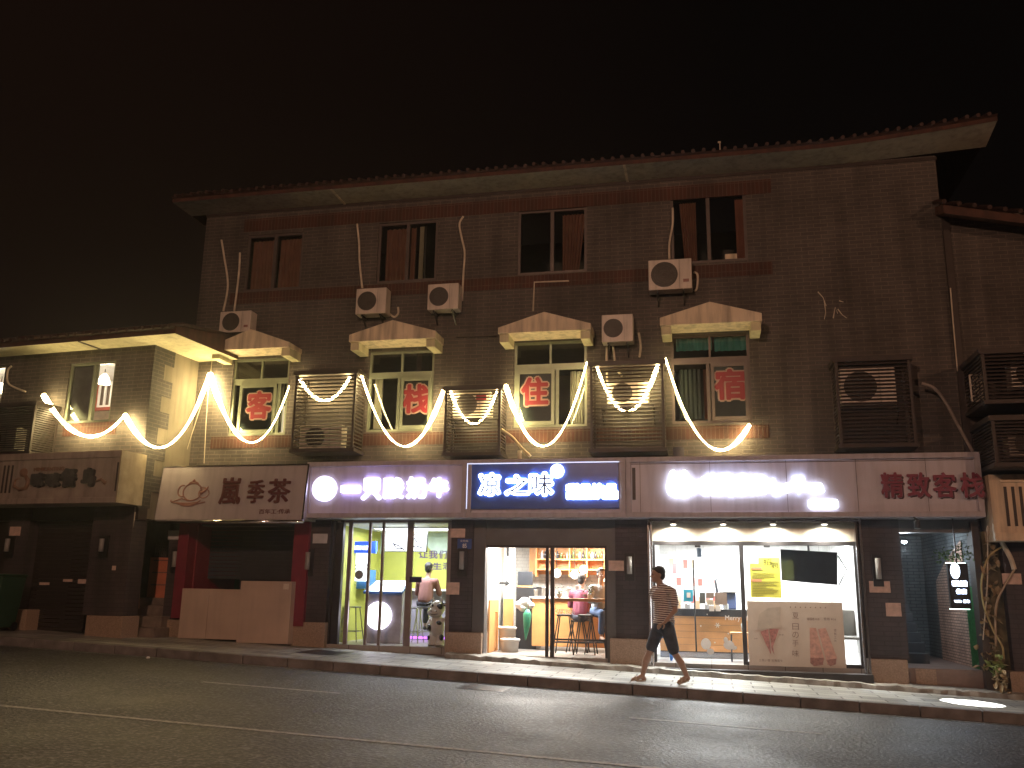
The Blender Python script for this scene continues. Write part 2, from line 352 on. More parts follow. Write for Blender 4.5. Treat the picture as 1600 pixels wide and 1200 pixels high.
for y0, y1, segs in ((13.60, 13.645, [(-30, -8.4), (-7.9, 20)]), (8.22, 8.30, [(-40, 30)]), (11.21, 11.3, [(-6.6-6*k, -4.65-6*k) for k in range(1, 5)]+[(-6.6, -4.65), (-.98, 1.2), (6.7, 8.9)])):
    for a, b_ in segs: lines.quad((a, y0, rz_(a)+.004), (b_, y0, rz_(b_)+.004), (b_, y1, rz_(b_)+.004), (a, y1, rz_(a)+.004))
struct(lines, 'road_markings', paintM)
# rough concrete apron along the foot of the shops
mb = MB(); n = 90; xs = [-4.6+(9.6)*i/n for i in range(n+1)]
for i in range(n):
    a, b_ = xs[i], xs[i+1]
    f = [random.Random(k*7+1).uniform(-.03, .03) for k in (i, i+1)]
    g_ = [random.Random(k*5+2).uniform(-.015, .015) for k in (i, i+1)]
    ya, yb = 15.83+f[0], 15.83+f[1]; h = .075
    mb.quad((a, ya, gz(a)-.02), (b_, yb, gz(b_)-.02), (b_, yb+.02, gz(b_)+h+g_[1]), (a, ya+.02, gz(a)+h+g_[0]))
    mb.quad((a, ya+.02, gz(a)+h+g_[0]), (b_, yb+.02, gz(b_)+h+g_[1]), (b_, 16.3, gz(b_)+h+.02), (a, 16.3, gz(a)+h+.02))
struct(mb, 'concrete_apron', mat('rough_concrete', (.27, .255, .23), .8, var=.5, scale=4, bump=.8, bscale=25))

# ------------------------------------------------------------------ buildings: walls with openings
def wall_holes(mb, u0, u1, z0, z1, v, th, holes):
    us = sorted({u0, u1, *[h[0] for h in holes], *[h[1] for h in holes]}); zs = sorted({z0, z1, *[h[2] for h in holes], *[h[3] for h in holes]})
    us = [q for q in us if u0 <= q <= u1]; zs = [q for q in zs if z0 <= q <= z1]
    for i in range(len(us)-1):
        for j in range(len(zs)-1):
            cu_, cz_ = (us[i]+us[i+1])/2, (zs[j]+zs[j+1])/2
            if any(h[0] < cu_ < h[1] and h[2] < cz_ < h[3] for h in holes): continue
            mb.quad((us[i], v, zs[j]), (us[i+1], v, zs[j]), (us[i+1], v, zs[j+1]), (us[i], v, zs[j+1]))
            mb.quad((us[i], v+th, zs[j]), (us[i], v+th, zs[j+1]), (us[i+1], v+th, zs[j+1]), (us[i+1], v+th, zs[j]))
    for a, b_, c, d in holes:
        mb.quad((a, v, c), (a, v+th, c), (b_, v+th, c), (b_, v, c)); mb.quad((a, v, d), (b_, v, d), (b_, v+th, d), (a, v+th, d))
        mb.quad((a, v, c), (a, v, d), (a, v+th, d), (a, v+th, c)); mb.quad((b_, v, c), (b_, v+th, c), (b_, v+th, d), (b_, v, d))
    return mb
YW = 16.5; XL, XR = -10.57, 4.37; ZT = 9.53
inn = thing('inn_building', 'three-storey grey brick inn with four white window hoods above the row of shops', 'building', (-3, YW, gz(-3)))
TOPW = [G.rect(384, 365, 472, 453, YW), G.rect(590, 346, 683, 440, YW), G.rect(809, 326, 917, 427, YW), G.rect(1048, 303, 1167, 410, YW)]
MIDW = [G.rect(361, 560, 449, 680, YW), G.rect(575, 548, 677, 674, YW), G.rect(803, 533, 917, 667, YW), G.rect(1049, 521, 1173, 661, YW)]
wb = MB(); wall_holes(wb, XL, XR, 2.78, ZT, YW, .2, TOPW+MIDW)
wb.box(XL, XL+.2, YW+.2, 24, 0, ZT); wb.box(XR-.2, XR, YW+.2, 24, 2.78, ZT); wb.box(XL, XR, 24, 24.2, -.3, ZT)
wb.build('wall', brickM, inn, normals=False)
# floors / unlit rooms behind the windows
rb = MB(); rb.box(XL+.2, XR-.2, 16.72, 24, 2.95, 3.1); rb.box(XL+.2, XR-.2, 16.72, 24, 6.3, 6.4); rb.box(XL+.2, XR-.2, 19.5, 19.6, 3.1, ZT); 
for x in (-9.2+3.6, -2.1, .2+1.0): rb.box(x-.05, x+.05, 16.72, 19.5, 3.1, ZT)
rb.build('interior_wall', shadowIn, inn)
# soldier-course bands, 12 mm proud
bb = MB()
def band(px0, px1, y_at, zc, h=.25):
    a, b_ = G.P(px0, y_at, YW).x, G.P(px1, y_at, YW).x; bb.box(a, b_, YW-.012, YW-.002, zc-h/2, zc+h/2)
z1 = max(q[3] for q in TOPW); zl = min(q[2] for q in TOPW)
band(387, 1205, 300, 9.17, .29); band(362, 1208, 440, zl-.15, .25)
zm = min(q[2] for q in MIDW); band(330, 1202, 688, zm-.14, .24)
bb.build('brick_band', soldier, inn)
# top windows
def window_top(r, kind):
    a, b_, c, d = r; f = MB(); t = .055; y0, y1 = YW+.03, YW+.09
    f.box(a, b_, y0, y1, c, c+t); f.box(a, b_, y0, y1, d-t, d); f.box(a, a+t, y0, y1, c+t, d-t); f.box(b_-t, b_, y0, y1, c+t, d-t)
    m_ = (a+b_)/2; f.box(m_-.035, m_+.035, y0-.01, y1+.02, c+t, d-t)
    w_ = f.build('window', frameD, inn)
    g_ = MB()
    if kind != 3: g_.quad((a, y0+.03, c), (b_, y0+.03, c), (b_, y0+.03, d), (a, y0+.03, d))
    else: g_.quad((a, y0+.03, c), (m_, y0+.03, c), (m_, y0+.03, d), (a, y0+.03, d))
    g_.build('pane', winG, w_)
    # curtains
    def curtain(u0, u1, gather=0, m=curtM, side=0, yy=.19):
        cb = MB(); n_ = 70; top = [(u0+(u1-u0)*i/n_) for i in range(n_+1)]
        rows = 7; k = len(cb.v); vs = []
        for j in range(rows+1):
            tz = d-.08-(d-c-.1)*j/rows
            for i, u in enumerate(top):
                uu = u + side*gather*(j/rows-.4)*(1-abs(i/n_-(0 if side > 0 else 1)))*.8
                vs.append((uu, YW+yy+.035*math.sin(i*.62+.3*math.sin(j)+.8*math.sin(i*.17))*(.6+.4*(j/rows)), tz))
        cb.add(vs, [(j*(n_+1)+i, j*(n_+1)+i+1, (j+1)*(n_+1)+i+1, (j+1)*(n_+1)+i) for j in range(rows) for i in range(n_)])
        cb.build('curtain', m, w_, smooth=True, normals=False)
    W_ = b_-a
    if kind == 0: curtain(a+.05, a+W_*.47, m=curtM); curtain(a+W_*.53, b_-.05, m=curtM)
    if kind == 1: curtain(a+.12, a+W_*.60); curtain(a+W_*.665, a+W_*.74, m=curtW, yy=.15)
    if kind == 2: curtain(a+W_*.63, b_-.10, .18, side=-1); 
    if kind == 3: curtain(a+W_*.14, a+W_*.34, .1, side=1); curtain(b_-.2, b_-.05); MB().box(b_-.42, b_-.2, YW+.14, YW+.3, c+.1, c+.2).build('sill_box', cream, w_)
    return w_
for i, r in enumerate(TOPW): window_top(r, i)
# middle windows with transom, red film letters
def window_mid(r, ch, side, cbox, mf=.53):
    a, b_, c, d = r; f = MB(); t = .05; y0, y1 = YW+.03, YW+.1; fm = frameG if cbox != 3 else frameD
    zt = c+(d-c)*.70
    f.box(a, b_, y0, y1, c, c+t); f.box(a, b_, y0, y1, d-t, d); f.box(a, a+t, y0, y1, c+t, d-t); f.box(b_-t, b_, y0, y1, c+t, d-t)
    f.box(a+t, b_-t, y0-.005, y1, zt-.06, zt+.06)
    f.box((a+b_)/2-.02, (a+b_)/2+.02, y0, y1, zt+.06, d-t); m_ = a+(b_-a)*mf
    # sliding sash
    s0, s1 = ((m_-.04, b_-t) if side > 0 else (a+t+(.13 if cbox == 0 else 0), m_+.04))
    for u in (s0, s1-.06): f.box(u, u+.06, y0-.02, y1-.03, c+t, zt-.06)
    f.box(s0, s1, y0-.018, y1-.03, c+t, c+t+.07); f.box(s0, s1, y0-.018, y1-.03, zt-.13, zt-.06)
    u = m_-.1 if side > 0 else m_+.08
    f.box(u-.02, u+.04, y0+.01, y1+.02, c+t, zt-.06)
    w_ = f.build('window', fm, inn)
    g_ = MB(); g_.quad((s0+.03, y0+.0, c+t), (s1-.03, y0, c+t), (s1-.03, y0, zt-.1), (s0+.03, y0, zt-.1)); g_.quad((a+t, y0+.035, zt+.05), (b_-t, y0+.035, zt+.05), (b_-t, y0+.035, d-t), (a+t, y0+.035, d-t))
    o0, o1 = ((a+t, m_) if side > 0 else (m_, b_-t))
    g_.quad((o0, y0+.04, c+t), (o1, y0+.04, c+t), (o1, y0+.04, zt-.06), (o0, y0+.04, zt-.06))
    g_.build('pane', winG, w_)
    bk = MB(); bk.quad((s0+.05, y0+.012, c+t+.06), (s1-.05, y0+.012, c+t+.06), (s1-.05, y0+.012, zt-.12), (s0+.05, y0+.012, zt-.12)); bk.build('tinted_backing', greenG, w_)
    px = G.rect(ch[1][0]-3, ch[1][1]-3, ch[1][2]+3, ch[1][3]+3, y0-.012)
    text(ch[0], redEdge, 'film_letter_outline', w_, px[0]-.03, px[1]+.03, px[2]-.03, px[3]+.03, y0-.004, offset=.075, depth=.003)
    text(ch[0], redTxt, 'film_letter', w_, *px, y0-.012, offset=.032, depth=.003)
    return w_
w0 = window_mid(MIDW[0], ('客', (388, 614, 421, 652)), -1, 0, .76)
w1 = window_mid(MIDW[1], ('栈', (632, 603, 669, 643)), 1, 1)
w2 = window_mid(MIDW[2], ('住', (817, 592, 854, 631)), -1, 2)
w3 = window_mid(MIDW[3], ('宿', (1119, 579, 1163, 622)), 1, 3)
# curtain strips and a self-glowing blind seen behind the open sashes
def drape(px0, py0, px1, py1, m, par, y=16.72):
    a, b_, c, d = G.rect(px0, py0, px1, py1, y); cb = MB(); n_ = 30
    vs = [(a+(b_-a)*i/n_, y+.02*math.sin(i*1.1), z) for z in (c, d) for i in range(n_+1)]
    cb.add(vs, [(i, i+1, n_+2+i, n_+1+i) for i in range(n_)]); cb.build('curtain', m, par, smooth=True, normals=False)
drape(891, 580, 912, 662, curtW, w2); drape(1100, 577, 1108, 655, curtM, w3, 16.66); drape(1062, 577, 1098, 655, greenG, w3, 16.76)
drape(585, 590, 597, 670, curtW, w1); drape(432, 600, 441, 675, curtW, w0)
drape(1056, 523, 1112, 548, mat('teal_valance', (.1, .4, .38), .9), w3, 16.66); drape(1116, 523, 1168, 548, MT['teal_valance'], w3, 16.66)
a, b_, c, d = G.rect(436, 634, 452, 677, 16.9); MB().box(a, b_, 16.9, 16.95, c, d).build('glowing_blind', emi('blind_own_glow', (1, .82, .55), .8), w0)  # blind emits its own glow in place of light from the room
# pediment hoods
hoods = [((328, 519, 453, 551), (453+328)/2), ((545, 503, 678, 541), 611), ((778, 490, 923, 530), 850), ((1031, 473, 1191, 516), 1112)]
PX = [(328, 452, 388, 514, 545, .10), (545, 680, 610, 500, 531, .145), (778, 923, 849, 487, 518, .12), (1031, 1191, 1111, 471, 505, .15)]
for x0, x1, xa, ya, ys, yb in PX:
    y = 15.92; a, b_ = G.P(x0, ys, y).x, G.P(x1, ys, y).x
    zb = G.P(xa, ys, y).z; za = G.P(xa, ya, y).z; zs = zb+yb; m_ = (a+b_)/2
    hb = MB(); hb.prism([(a, zb), (b_, zb), (b_, zs), (m_, za), (a, zs)], y, YW-.002)
    hd = hb.build('window_hood', cream, inn, bevel=.008)
    for u in (a+.02, b_-.20):
        kb = MB(); kb.prismz([(u, y+.06), (u+.18, y+.06), (u+.18, YW-.002), (u, YW-.002)], zb-.16, zb-.002)
        kb.build('hood_bracket', soffitM, hd, bevel=.006)
# roof: soffit, fascia, tiles
def roof(parent, fr, u0, u1, v0, v1, zs, zf, zt, depth=6, pitch=.42, tip=None, sp_=.19, tmat=tileM):
    """eave along u from u0 to u1; zf(u) adds a lift"""
    n = 60; sb = MB(); fb = MB(); tb = MB()
    for i in range(n):
        a, b_ = u0+(u1-u0)*i/n, u0+(u1-u0)*(i+1)/n
        la, lb = zf(a), zf(b_)
        sb.quad((a, v0, zs+la), (b_, v0, zs+lb), (b_, v1, zs+lb*.5), (a, v1, zs+la*.5))
        fb.quad((a, v0-.004, zs+la-.01), (b_, v0-.004, zs+lb-.01), (b_, v0-.004, zt+lb), (a, v0-.004, zt+la))
        tb.quad((a, v0-.06, zt+la-.02), (b_, v0-.06, zt+lb-.02), (b_, v0+depth, zt+lb+depth*pitch), (a, v0+depth, zt+la+depth*pitch))
        tb.quad((a, v0-.06, zt+la-.02), (b_, v0-.06, zt+lb-.02), (b_, v0-.002, zt+lb-.05), (a, v0-.002, zt+la-.05))
    for e, s_ in ((u0, -1), (u1, 1)):
        l = zf(e); fb.quad((e, v0-.004, zs+l-.01), (e, v0-.004, zt+l), (e, v0+depth, zt+l+depth*pitch), (e, v0+depth, zs+l))
    u = u0+.1
    while u < u1:
        l = zf(u)+random.uniform(-.008, .008); r = .036
        e = random.uniform(-.03, .02)
        pts = [(u+random.uniform(-.01, .01), v0-.1+e, zt+l-.015), (u, v0+.25, zt+l+.12), (u, v0+depth, zt+l+depth*pitch+.02)]
        tb.tube(pts, [r, r*.95, r], 8); u += sp_
    for q in range(int((u1-u0)/.5)):             # lichen and broken bits along the edge
        u = random.uniform(u0, u1); l = zf(u); s_ = random.uniform(.01, .035)
        tb.ball((u, v0-.02, zt+l-.03), (s_*1.6, s_, s_*.7), 6, 4)
    sb.build('soffit', soffitI if parent is inn else soffitM, parent, normals=False); fb.build('fascia', fasciaM, parent, normals=False)
    return tb.build('roof_tiles', tmat, parent, smooth=False, normals=False)
lift = lambda u: .0 if u < 2.2 else .055*(u-2.2)**1.35
roof(inn, G, -10.95, 5.25, 15.75, 16.5, 9.50, lift, 9.62)
# seams on the soffit
sm = MB()
for x in (-7.35, -1.35): sm.box(x, x+.05, 15.75, 16.5, 9.485, 9.498)
sm.build('soffit_batten', cream, inn)
fz = MB(); fz.box(XL-.01, XR+.02, YW-.02, YW-.002, 9.44, 9.5); fz.build('cornice', louvM, inn)

# pilasters and shop fronts of the ground floor
def pil(px0, px1, base, m=brickDark, yb=16.15, yp=16.22, fr=G, par=None, tot=2.79, bm_=stoneB):
    a, b_ = fr.P(px0, 920, yp).x, fr.P(px1, 920, yp).x
    A, B_ = fr.P(base[0], (base[1]+base[2])/2, yb).x, fr.P(base[1+2], (base[1]+base[2])/2, yb).x
    zt_ = fr.P((base[0]+base[3])/2, base[1], yb).z; zb_ = fr.P((base[0]+base[3])/2, base[2], yb).z-.12
    MB().box(a, b_, yp, yp+.4, zt_, tot).build('pilaster', m, par or inn)
    MB().box(A, B_, yb, yp+.4, zb_, zt_-.002).build('pilaster_base', bm_, par or inn, bevel=.012)
    return a, b_, zt_
pil(258, 281, (248, 968, 1000, 281)); pil(480, 511, (450, 972, 1012, 507)); pA = pil(703, 738, (695, 988, 1027, 752)); pil(962, 1013, (953, 998, 1040, 1012)); pil(1344, 1412, (1358, 1030, 1072, 1420))
fl = MB(); xa = G.P(738, 920, 16.24).x; xb = G.P(757, 920, 16.24).x; fl.box(xa+.002, xb, 16.25, 16.5, .2, 2.79)
xa = G.P(948, 920, 16.24).x; xb = G.P(962, 920, 16.24).x; fl.box(xa, xb-.002, 16.25, 16.5, .1, 2.79)
a, b_, c, d = G.rect(757, 812, 948, 852, 16.28); fl.box(a, b_, 16.28, 16.5, c, 2.79)
fl.build('grey_cladding', greyMet, inn)
# pilaster lights
def pil_light(px, py0, py1, y=16.22, lit=0, fr=G, par=inn):
    a, b_, c, d = fr.rect(px-5, py0, px+5, py1, y)
    w_ = MB().box(a-.03, b_+.03, y-.03, y-.002, c-.12, d+.06).build('wall_light', black, par)
    MB().tube([((a+b_)/2, y-.075, c), ((a+b_)/2, y-.075, d)], .045, 12).build('tube_shade', mat('frosted_tube', (.30, .30, .30), .3) if 'frosted_tube' not in MT else MT['frosted_tube'], w_, smooth=True)
for q in ((276, 862, 886), (483, 863, 890), (723, 862, 890), (984, 870, 897), (1371, 872, 905)): pil_light(*q)

# main fascia signs --------------------------------------------------------
ZS0, ZS1 = 2.80, 3.86
YS = 15.8
s0 = G.P(477, 760, YS).x; s1 = G.P(729, 760, YS).x; s2 = G.P(978, 760, YS).x; s3 = 4.41
def sign_box(a, b_, name, label, m=panelM, border=.09, y=YS, z0=ZS0, z1=ZS1):
    t = thing(name, label, 'shop sign', ((a+b_)/2, y, z0))
    MB().box(a, b_, y+.05, YW-.003, z0, z1).build('box', m, t)
    f = MB(); B = border
    f.box(a, b_, y, y+.049, z0, z0+B); f.box(a, b_, y, y+.049, z1-B, z1); f.box(a, a+B, y, y+.049, z0+B, z1-B); f.box(b_-B, b_, y, y+.049, z0+B, z1-B)
    f.build('border', trimM, t, bevel=.006)
    return t
st = sign_box(s0+.01, s1-.004, 'shop_sign', 'blush shop sign with glowing white disc and white letters over the yellow-walled shop')
a, b_, c, d = G.rect(490, 743, 527, 785, YS+.05); m_ = ((a+b_)/2, (c+d)/2)
MB().lathe((m_[0], YS, m_[1]), [((b_-a)/2+.0, .048), ((b_-a)/2, -.03), ((b_-a)/2-.02, -.045)], 36, 'y').build('led_disc', ledW, st)
for ch, x0, x1, y0, y1 in (('一', 534, 564, 759, 770), ('只', 566, 597, 747, 782), ('酸', 600, 632, 746, 780), ('奶', 636, 668, 745, 780), ('牛', 671, 702, 746, 778)):
    ptext(ch, ledW, 'led_letter', st, x0, y0, x1, y1, YS+.05, offset=.045, depth=.07)
st = sign_box(s1, s2-.004, 'shop_sign', 'dark blue shop sign with halo-lit brush lettering over the tiled cafe')
a, b_, c, d = G.rect(731, 724, 967, 795, YS+.03)
bl = MB().box(a, b_, YS+.01, YS+.049, c, d).build('blue_panel', mat('navy_acrylic', (.04, .10, .40), .3, var=.1, bump=0), st)
ed = MB(); e = .014
ed.box(a-e, b_+e, YS-.002, YS+.012, d, d+e); ed.box(a-e, a, YS-.002, YS+.012, c, d)
ed.build('edge_light', emi('edge_led', (.6, .7, 1), 1.6), st)
for ch, x0, x1, y0, y1 in (('凉', 749, 781, 738, 776), ('之', 790, 827, 741, 775), ('味', 828, 864, 737, 776)):
    ptext(ch, ledB, 'halo_letter', st, x0-2, y0, x1+2, y1, YS+.01, offset=.06, depth=.03)
    ptext(ch, MT['navy_acrylic'], 'letter_face', st, x0+2, y0+4, x1-2, y1-4, YS-.024, offset=0, depth=.012)
a, b_, c, d = G.rect(861, 722, 881, 751, YS); MB().lathe(((a+b_)/2, YS, (c+d)/2), [((b_-a)/2, .02), ((b_-a)/2+.01, -.03), ((b_-a)/2-.02, -.04)], 28, 'y').build('seal_disc', ledB, st)
ptext('甜品饮品', ledB, 'halo_letter', st, 884, 755, 966, 781, YS+.01, offset=.07, depth=.03)
st = sign_box(s2, s3, 'shop_sign', 'longest blush fascia with white LED logo at left and maroon inn lettering at right', panelM)
a, b_, c, d = G.rect(1040, 744, 1089, 779, YS+.05)
lg = MB(); lg.prism([((a+b_)/2+(b_-a)/2*math.cos(t_)*(1+.06*math.cos(3*t_)), (c+d)/2+(d-c)/2*math.sin(t_)*(1+.05*math.cos(2*t_))) for t_ in [k*math.pi/18 for k in range(36)]], YS-.03, YS+.049)
for u in (-.13, .06):
    lg.prism([((a+b_)/2+u+.07*math.cos(t_), d+.0+.10*math.sin(t_)) for t_ in [k*math.pi/9 for k in range(18)]], YS-.028, YS+.049)
lg.build('led_logo', ledX, st)
ptext('遇见奶茶', ledX, 'led_letter', st, 1095, 743, 1200, 774, YS+.05, offset=.09, depth=.07)
ptext('LoTea', ledX, 'led_letter', st, 1206, 749, 1287, 770, YS+.05, offset=.035, depth=.07)
a, b_, c, d = G.rect(1263, 781, 1309, 795, YS+.05); MB().box(a, b_, YS-.02, YS+.049, c, d).build('led_pill', ledX, st, bevel=.03)
for ch, x0, x1 in (('精', 1376, 1411), ('致', 1417, 1453), ('客', 1457, 1494), ('栈', 1500, 1537)):
    y0, y1 = 738, 778
    dy_ = 0 if ch != '栈' else -.055
    ptext(ch, maroonD, 'painted_letter_shade', st, x0+3, y0+3, x1+3, y1+2, YS+.046+dy_, offset=.028, depth=.004)
    ptext(ch, panelM, 'painted_letter_outline', st, x0-.6, y0-.6, x1+.6, y1+.6, YS+.041+dy_, offset=.028, depth=.003)
    ptext(ch, maroon, 'painted_letter', st, x0, y0, x1, y1, YS+.036+dy_, offset=.02, depth=.02)
a, b_, c, d = G.rect(988, 731, 993, 781, YS+.05); MB().box(a, b_, YS+.04, YS+.049, c, d).build('slot', louvM, st)
ln = MB(); 
for px in (1000, 1110, 1230, 1340, 1450): x = G.P(px, 760, YS).x; ln.box(x-.003, x+.003, YS+.0455, YS+.0495, ZS0+.09, ZS1-.09)
ln.box(s2, s3, YS+.042, YS+.0495, ZS1-.125, ZS1-.115)
ln.build('panel_joint', louvM, st)
# tea-shop sign: tilted box with chrome lower edge
YT = 15.62
a, b_, c, d = G.rect(247, 727, 475, 812, YT)
st = thing('shop_sign', 'white tea-shop sign with red teapot drawing and chrome bottom edge', 'shop sign', ((a+b_)/2, YT, c))
tb = MB(); tb.add([(a, YT, c), (b_, YT, c), (b_, YW-.003, c), (a, YW-.003, c), (a, YT+.12, d), (b_, YT+.12, d), (b_, YW-.003, d), (a, YW-.003, d)], [(0, 3, 2, 1), (4, 5, 6, 7), (0, 1, 5, 4), (1, 2, 6, 5), (2, 3, 7, 6), (3, 0, 4, 7)])
tb.build('box', panelW, st, bevel=.01)
MB().tube([(a-.03, YT, c-.035), ((a+b_)/2, YT, c-.035), (b_+.03, YT, c-.035)], .036, 16).build('bottom_strip', chrome, st, smooth=True)
cs = MB(); cs.bar((a-.012, YT-.01, c), (a-.012, YT+.11, d), .03); cs.bar((b_+.012, YT-.01, c), (b_+.012, YT+.11, d), .03); cs.box(a-.02, b_+.02, YT+.1, YT+.14, d, d+.02); cs.build('side_strip', chrome, st)
def tilt(o):                                     # lettering follows the leaning face
    me = o.data
    for v in me.vertices:
        zz = v.co.z+PO[o.name].z; v.co.y += .12*(zz-c)/(d-c)
    return o
tm = mat('brown_red_letter', (.16, .05, .055), .3, .4, var=.1, bump=0)
for ch, x0, x1, y0, y1 in (('嵐', 342, 375, 745, 788), ('季', 385, 411, 749, 786), ('茶', 417, 452, 747, 786)):
    tilt(ptext(ch, tm, 'letter', st, x0, y0, x1, y1, YT, offset=.018, depth=.035))
tilt(ptext('百年工·传承', tm, 'small_letter', st, 404, 795, 453, 803, YT, offset=.01, depth=.008))
tp = MB()
def arc(cx, cz, rx, rz, a0, a1, r=.014, n=22): tp.tube([(cx+rx*math.cos(a0+(a1-a0)*k/n), YT-.005, cz+rz*math.sin(a0+(a1-a0)*k/n)) for k in range(n+1)], r, 6)
q = G.P(298, 768, YT); X, Z = q.x, q.z
arc(X, Z, .20, .17, 0, 2*math.pi); arc(X, Z+.15, .10, .05, 0, math.pi); tp.ball((X, YT, Z+.22), .03)
arc(X-.22, Z+.02, .09, .11, math.pi*.4, math.pi*1.6); tp.tube([(X+.18, YT-.005, Z-.03), (X+.27, YT-.005, Z+.02), (X+.33, YT-.005, Z+.1)], [.04, .02, .012], 6)
arc(X+.25, Z-.03, .11, .09, 0, 2*math.pi, .01); arc(X+.22, Z+.05, .06, .04, 0, math.pi, .01)
for k in range(4): arc(X-.12+.02*k, Z-.17-.02*k, .32-.05*k, .05, math.pi*.9, math.pi*2.1, .010)
tp.tube([(X-.42, YT-.005, Z-.2), (X-.2, YT-.005, Z-.13), (X-.05, YT-.005, Z-.18)], .012, 6); tp.tube([(X-.42, YT-.005, Z-.2), (X, YT-.005, Z-.27), (X+.3, YT-.005, Z-.2)], .012, 6)
tilt(tp.build('teapot_drawing', mat('faded_red_paint', (.30, .15, .13), .5, var=.2, bump=0), st, smooth=True))
# ---------------------------------------------------------------- tea kiosk under the sign
kx0, kx1 = G.P(281, 900, 16.2).x, G.P(455, 900, 16.2).x
redM = mat('crimson_panel', (.20, .022, .045), .45, var=.12)
kp = MB()
for p0, p1 in ((273, 289), (455, 478)): 
    u0, u1 = G.P(p0, 900, 16.12).x, G.P(p1, 900, 16.12).x; kp.box(u0, u1, 16.12, 16.5, gz(u0)+.35, 2.79); kp.build('red_column', redM, inn); kp = MB()
kp.box(G.P(289, 900, 16.12).x, G.P(289, 900, 16.12).x+.03, 16.4, 18, .3, 2.79)
kp.build('kiosk_side_panel', redM, inn)
kk = MB()
kk.box(kx0-.1, kx1+.3, 18.4, 18.5, .1, 2.79); kk.box(kx0-.1, kx1+.3, 16.5, 18.4, 2.7, 2.79); kk.box(kx1+.2, kx1+.3, 16.5, 18.4, 0, 2.7)
kk.build('kiosk_wall', mat('charcoal_board', (.035, .035, .045), .6), inn)
sh = MB(); u0, u1 = G.P(318, 900, 16.9).x, G.P(456, 900, 16.9).x
for k in range(22): z_ = G.P(390, 905, 16.9).z+k*.075; sh.box(u0, u1, 16.9, 16.93, z_, z_+.068)
sh.build('roller_shutter', mat('grey_blue_shutter', (.045, .05, .06), .5, .2, var=.15), inn)
cM = mat('cream_laminate', (.52, .41, .35), .35, dirt=.1, var=.15, scale=1.5, bump=.01)
yc = 15.95
a, b_, c, d = G.rect(281, 920, 372, 1004, yc); a2, b2, c2, d2 = G.rect(372, 908, 453, 1004, yc)
kc = thing('kiosk_counter', 'cream L-shaped kiosk counter with a raised right half', 'counter', ((a+b2)/2, yc, gz(a)))
m_ = G.P(324, 960, yc).x; c = gz(a)+.0
MB().box(a, m_-.004, yc, 16.5, c, d).build('left_panel', cM, kc, bevel=.006)
MB().box(m_, b_, yc+.003, 16.5, c, d-.004).build('middle_panel', cM, kc, bevel=.006)
MB().box(b_+.002, b2, yc, 16.5, c-.05, d2).build('raised_cabinet', cM, kc, bevel=.006)
nz = G.rect(443, 912, 453, 921, yc); MB().box(nz[0], nz[1]-.02, yc-.006, yc-.001, nz[2], nz[3]).build('lock_plate', acM, kc)

# ---------------------------------------------------------------- shops: rooms
ceilL = emi('ceiling_panel', (1, .97, .92), 5)
def room(x0, x1, y0, y1, z0, z1, wl, wb_, wr, fl_, ce):
    e = .04
    MB().box(x0-.05, x1+.05, y1, y1+.1, z0-.1, z1+.1).build('shop_back_wall', wb_, inn)
    MB().box(x0-.05, x0, y0, y1, z0-.1, z1+.1).build('shop_side_wall', wl, inn); MB().box(x1, x1+.05, y0, y1, z0-.1, z1+.1).build('shop_side_wall', wr, inn)
    MB().box(x0, x1, y0-.1, y1, z0-.12, z0).build('shop_floor', fl_, inn); MB().box(x0, x1, y0, y1, z1, z1+.05).build('shop_ceiling', ce, inn)
whiteP = mat('white_wall_paint', (.82, .82, .80), .6, var=.05); 
floorT = brick('shop_floor_tile', (.36, .34, .32), (.32, .30, .29), (.12, .11, .1), .6, .6, flat=True, rough=.3, bump=.1, off=0)
# -- shop 1: yellow wall
yg = 16.32
f1 = G.P(610, 1009, yg).z
x0, x1 = G.P(522, 910, yg).x, G.P(703, 910, yg).x
yel = mat('lime_yellow_wall', (.44, .46, .09), .6, var=.05)
YB1 = 19.0
room(x0-.1, x1+.25, yg+.05, YB1, f1, 2.74, MT['lime_yellow_wall'], yel, yel, floorT, whiteP)
def ceiling_lamp(x, y, z, sx_, sy_, power, label, col=(1, .97, .93), st_=5):
    t = thing('ceiling_light', label, 'ceiling light', (x, y, z-.03))
    MB().box(x-sx_/2, x+sx_/2, y-sy_/2, y+sy_/2, z-.03, z-.002).build('housing', whiteP, t)
    nm = 'diffuser_%g_%g' % (st_, col[2])
    m = MT.get(nm) or emi(nm, col, st_)
    MB().box(x-sx_/2+.03, x+sx_/2-.03, y-sy_/2+.03, y+sy_/2-.03, z-.037, z-.031).build('diffuser', m, t)
    area('room_light', (x, y, z-.06), (sx_, sy_), power, col, parent=t)
    return t
ceiling_lamp((x0+x1)/2, 17.6, 2.74, 1.6, .6, 130, 'flat white ceiling light inside the yellow-walled shop', (.93, .95, 1))
